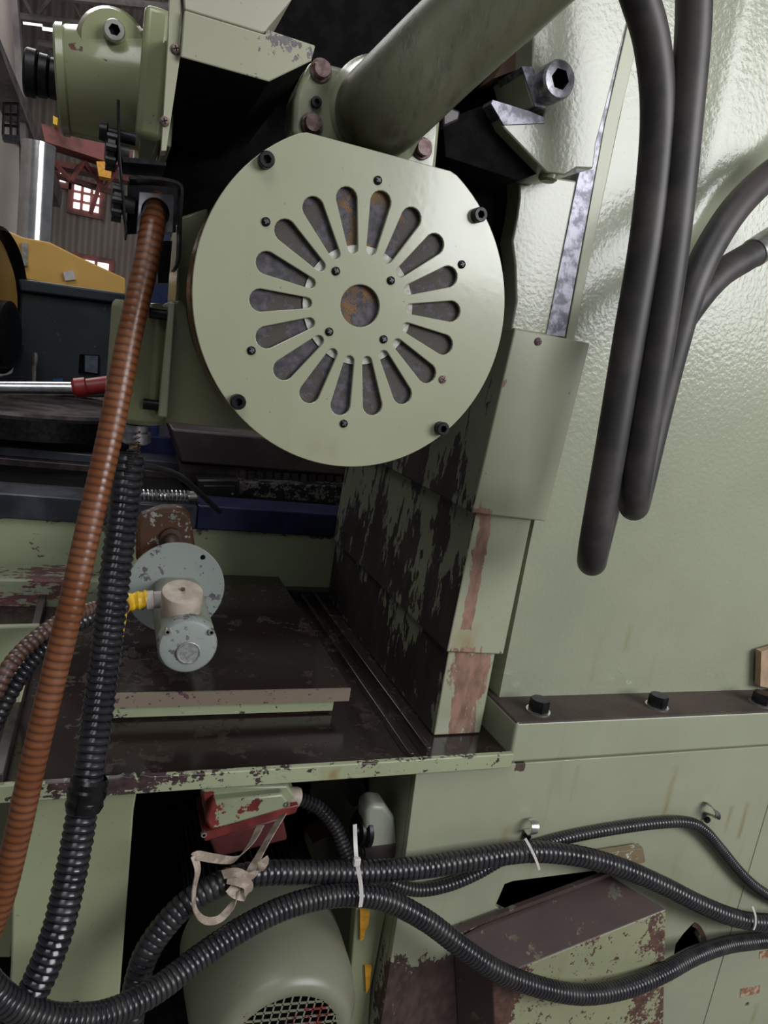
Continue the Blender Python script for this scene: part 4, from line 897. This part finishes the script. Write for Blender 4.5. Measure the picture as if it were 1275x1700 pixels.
pB = [(212, 1740, 1.16), (222, 1660, 1.18), (240, 1590, 1.2), (275, 1535, 1.215), (320, 1492, 1.225), (375, 1463, 1.23), (430, 1450, 1.235), (500, 1448, 1.24), (600, 1448, 1.245), (700, 1440, 1.25), (800, 1424, 1.25), (880, 1414, 1.25), (960, 1421, 1.245), (1030, 1440, 1.24), (1100, 1470, 1.235), (1160, 1500, 1.235), (1215, 1522, 1.235), (1260, 1531, 1.235), (1320, 1532, 1.235)]
corr(path(pB), .0245, .0135, PROF_BLACK, 18, .012).build('conduit_body', M['conduit'], cB)
cC = thing('thin_conduit', A(1000, 1390, 1.28), 'thinner black corrugated conduit clamped to the base, bending down at right', 'conduit')
pC = [(600, 1440, 1.30), (640, 1462, 1.285), (690, 1477, 1.28), (740, 1470, 1.28), (790, 1450, 1.283), (850, 1418, 1.285), (930, 1393, 1.284), (1010, 1377, 1.283), (1090, 1366, 1.28), (1140, 1365, 1.278), (1168, 1378, 1.278), (1195, 1408, 1.28), (1230, 1450, 1.28), (1262, 1478, 1.28), (1310, 1505, 1.28)]
corr(path(pC), .0155, .0095, PROF_BLACK, 16).build('conduit_body', M['conduit'], cC)

# cable ties
def tie(pp, Y0, lab, tail=None, w=.0085):
    o = thing('cable_tie', A(*pp[0], Y0), lab, 'cable tie', 'white ties on the conduits'); m = MB()
    ribbon(m, [A(x, y, Y) for x, y, Y in pp_full(pp, Y0)], w, .0018, (1, 0, .1)); m.build('band', M['tie'], o)
    if tail:
        m = MB(); ribbon(m, [A(x, y, Y) for x, y, Y in tail], w, .0015, (1, 0, 0)); m.build('tail', M['tie'], o)
        h = A(*pp[0], Y0 - .006); MB().box(h.x - .007, h.x + .007, h.y - .006, h.y + .004, h.z - .008, h.z + .008).build('lock_head', M['tie'], o, bevel=.0015)
    return o
def pp_full(pp, Y0):
    # go down the front of the conduits and return behind them
    front = [(x, y, Y0 if len(q) == 0 else q[0]) for x, y, *q in pp]; return front
tie([(592, 1430), (596, 1450), (599, 1470), (600, 1490), (598, 1506)], 1.172, 'long white cable tie binding the two thick conduits, with its tail upright', tail=[(592, 1430, 1.168), (590, 1400, 1.19), (589, 1366, 1.2)])
tie([(872, 1392), (882, 1410), (890, 1428), (896, 1446)], 1.218, 'white cable tie around the upper conduit below the left pipe clamp', w=.006)
tie([(1249, 1505), (1254, 1520), (1254, 1535), (1250, 1546)], 1.205, 'white cable tie around the upper conduit near the right edge', w=.006)

# webbing strap
ws = thing('webbing_strap', A(390, 1480, 1.2), 'knotted beige webbing strap looped over the upper conduit under terminal box', 'strap')
def strap(pp, sides, w=.017):
    m = MB(); ribbon(m, path(pp), w, .0018, sides, .004); m.build('strap_run', M['strap'], ws)
strap([(470, 1352, 1.36), (450, 1385, 1.30), (425, 1430, 1.215), (408, 1465, 1.195), (400, 1482, 1.20)], [(1, 0, .5), (1, 0, .5), (1, 0, .2)])
strap([(433, 1370, 1.35), (418, 1398, 1.31), (400, 1420, 1.27), (385, 1428, 1.24), (350, 1424, 1.2), (328, 1420, 1.19), (322, 1424, 1.19)], [(1, 0, .4), (.5, 0, .8), (0, .3, 1)])
strap([(322, 1420, 1.19), (328, 1445, 1.185), (322, 1480, 1.185), (324, 1510, 1.185), (340, 1528, 1.185), (365, 1525, 1.185), (388, 1500, 1.19), (400, 1478, 1.19)], [(1, .5, .2), (.8, .8, 0), (.3, 1, .3), (0, .6, 1), (.6, .6, .3)], .014)
strap([(378, 1458, 1.197), (396, 1462, 1.188), (412, 1470, 1.186), (408, 1486, 1.188), (390, 1482, 1.192), (380, 1472, 1.197)], [(.2, .4, 1), (.6, .2, .8), (1, .3, 0)], .02)
strap([(370, 1452, 1.20), (392, 1448, 1.19), (415, 1455, 1.19), (438, 1432, 1.195), (436, 1422, 1.2)], [(.1, 0, 1), (.3, 0, 1), (.8, 0, .4)], .018)

# ------------------------------------------------------------------ hanging hoses
h1_ = thing('hanging_hose', A(985, 950, 1.1), 'longest black rubber hose loop hanging before the column, left of two', 'hose', 'hanging rubber hoses')
smooth_tube(path([(1020, -160, 1.1), (1050, -40, 1.1), (1082, 70, 1.1), (1092, 200, 1.1), (1075, 380, 1.1), (1045, 560, 1.1), (1015, 740, 1.1), (992, 870, 1.105), (984, 918, 1.12), (983, 932, 1.16), (990, 905, 1.205), (1012, 820, 1.22), (1050, 690, 1.22), (1090, 600, 1.22), (1140, 520, 1.23), (1190, 460, 1.25), (1242, 426, 1.27), (1262, 415, 1.275)]), .0288, .012, 22).build('hose_body', M['rubber'], h1_)
a = A(1250, 421, 1.272); b = A(1330, 368, 1.30); MB().lathe(a, b - a, [(0, .026), (.002, .031), (.06, .031), ((b - a).length, .031)], 24).build('steel_ferrule', M['zinc'], h1_)
h2_ = thing('hanging_hose', A(1050, 860, 1.08), 'shorter black rubber hose loop hanging before the column, right of two', 'hose', 'hanging rubber hoses')
smooth_tube(path([(1150, -160, 1.08), (1152, -40, 1.08), (1150, 60, 1.08), (1138, 200, 1.08), (1120, 380, 1.08), (1098, 540, 1.08), (1072, 700, 1.08), (1056, 800, 1.085), (1052, 832, 1.10), (1054, 838, 1.13), (1064, 800, 1.165), (1090, 690, 1.18), (1118, 580, 1.18), (1148, 480, 1.18), (1185, 400, 1.19), (1235, 330, 1.21), (1300, 275, 1.24), (1380, 240, 1.28)]), .0285, .012, 22).build('hose_body', M['rubber'], h2_)
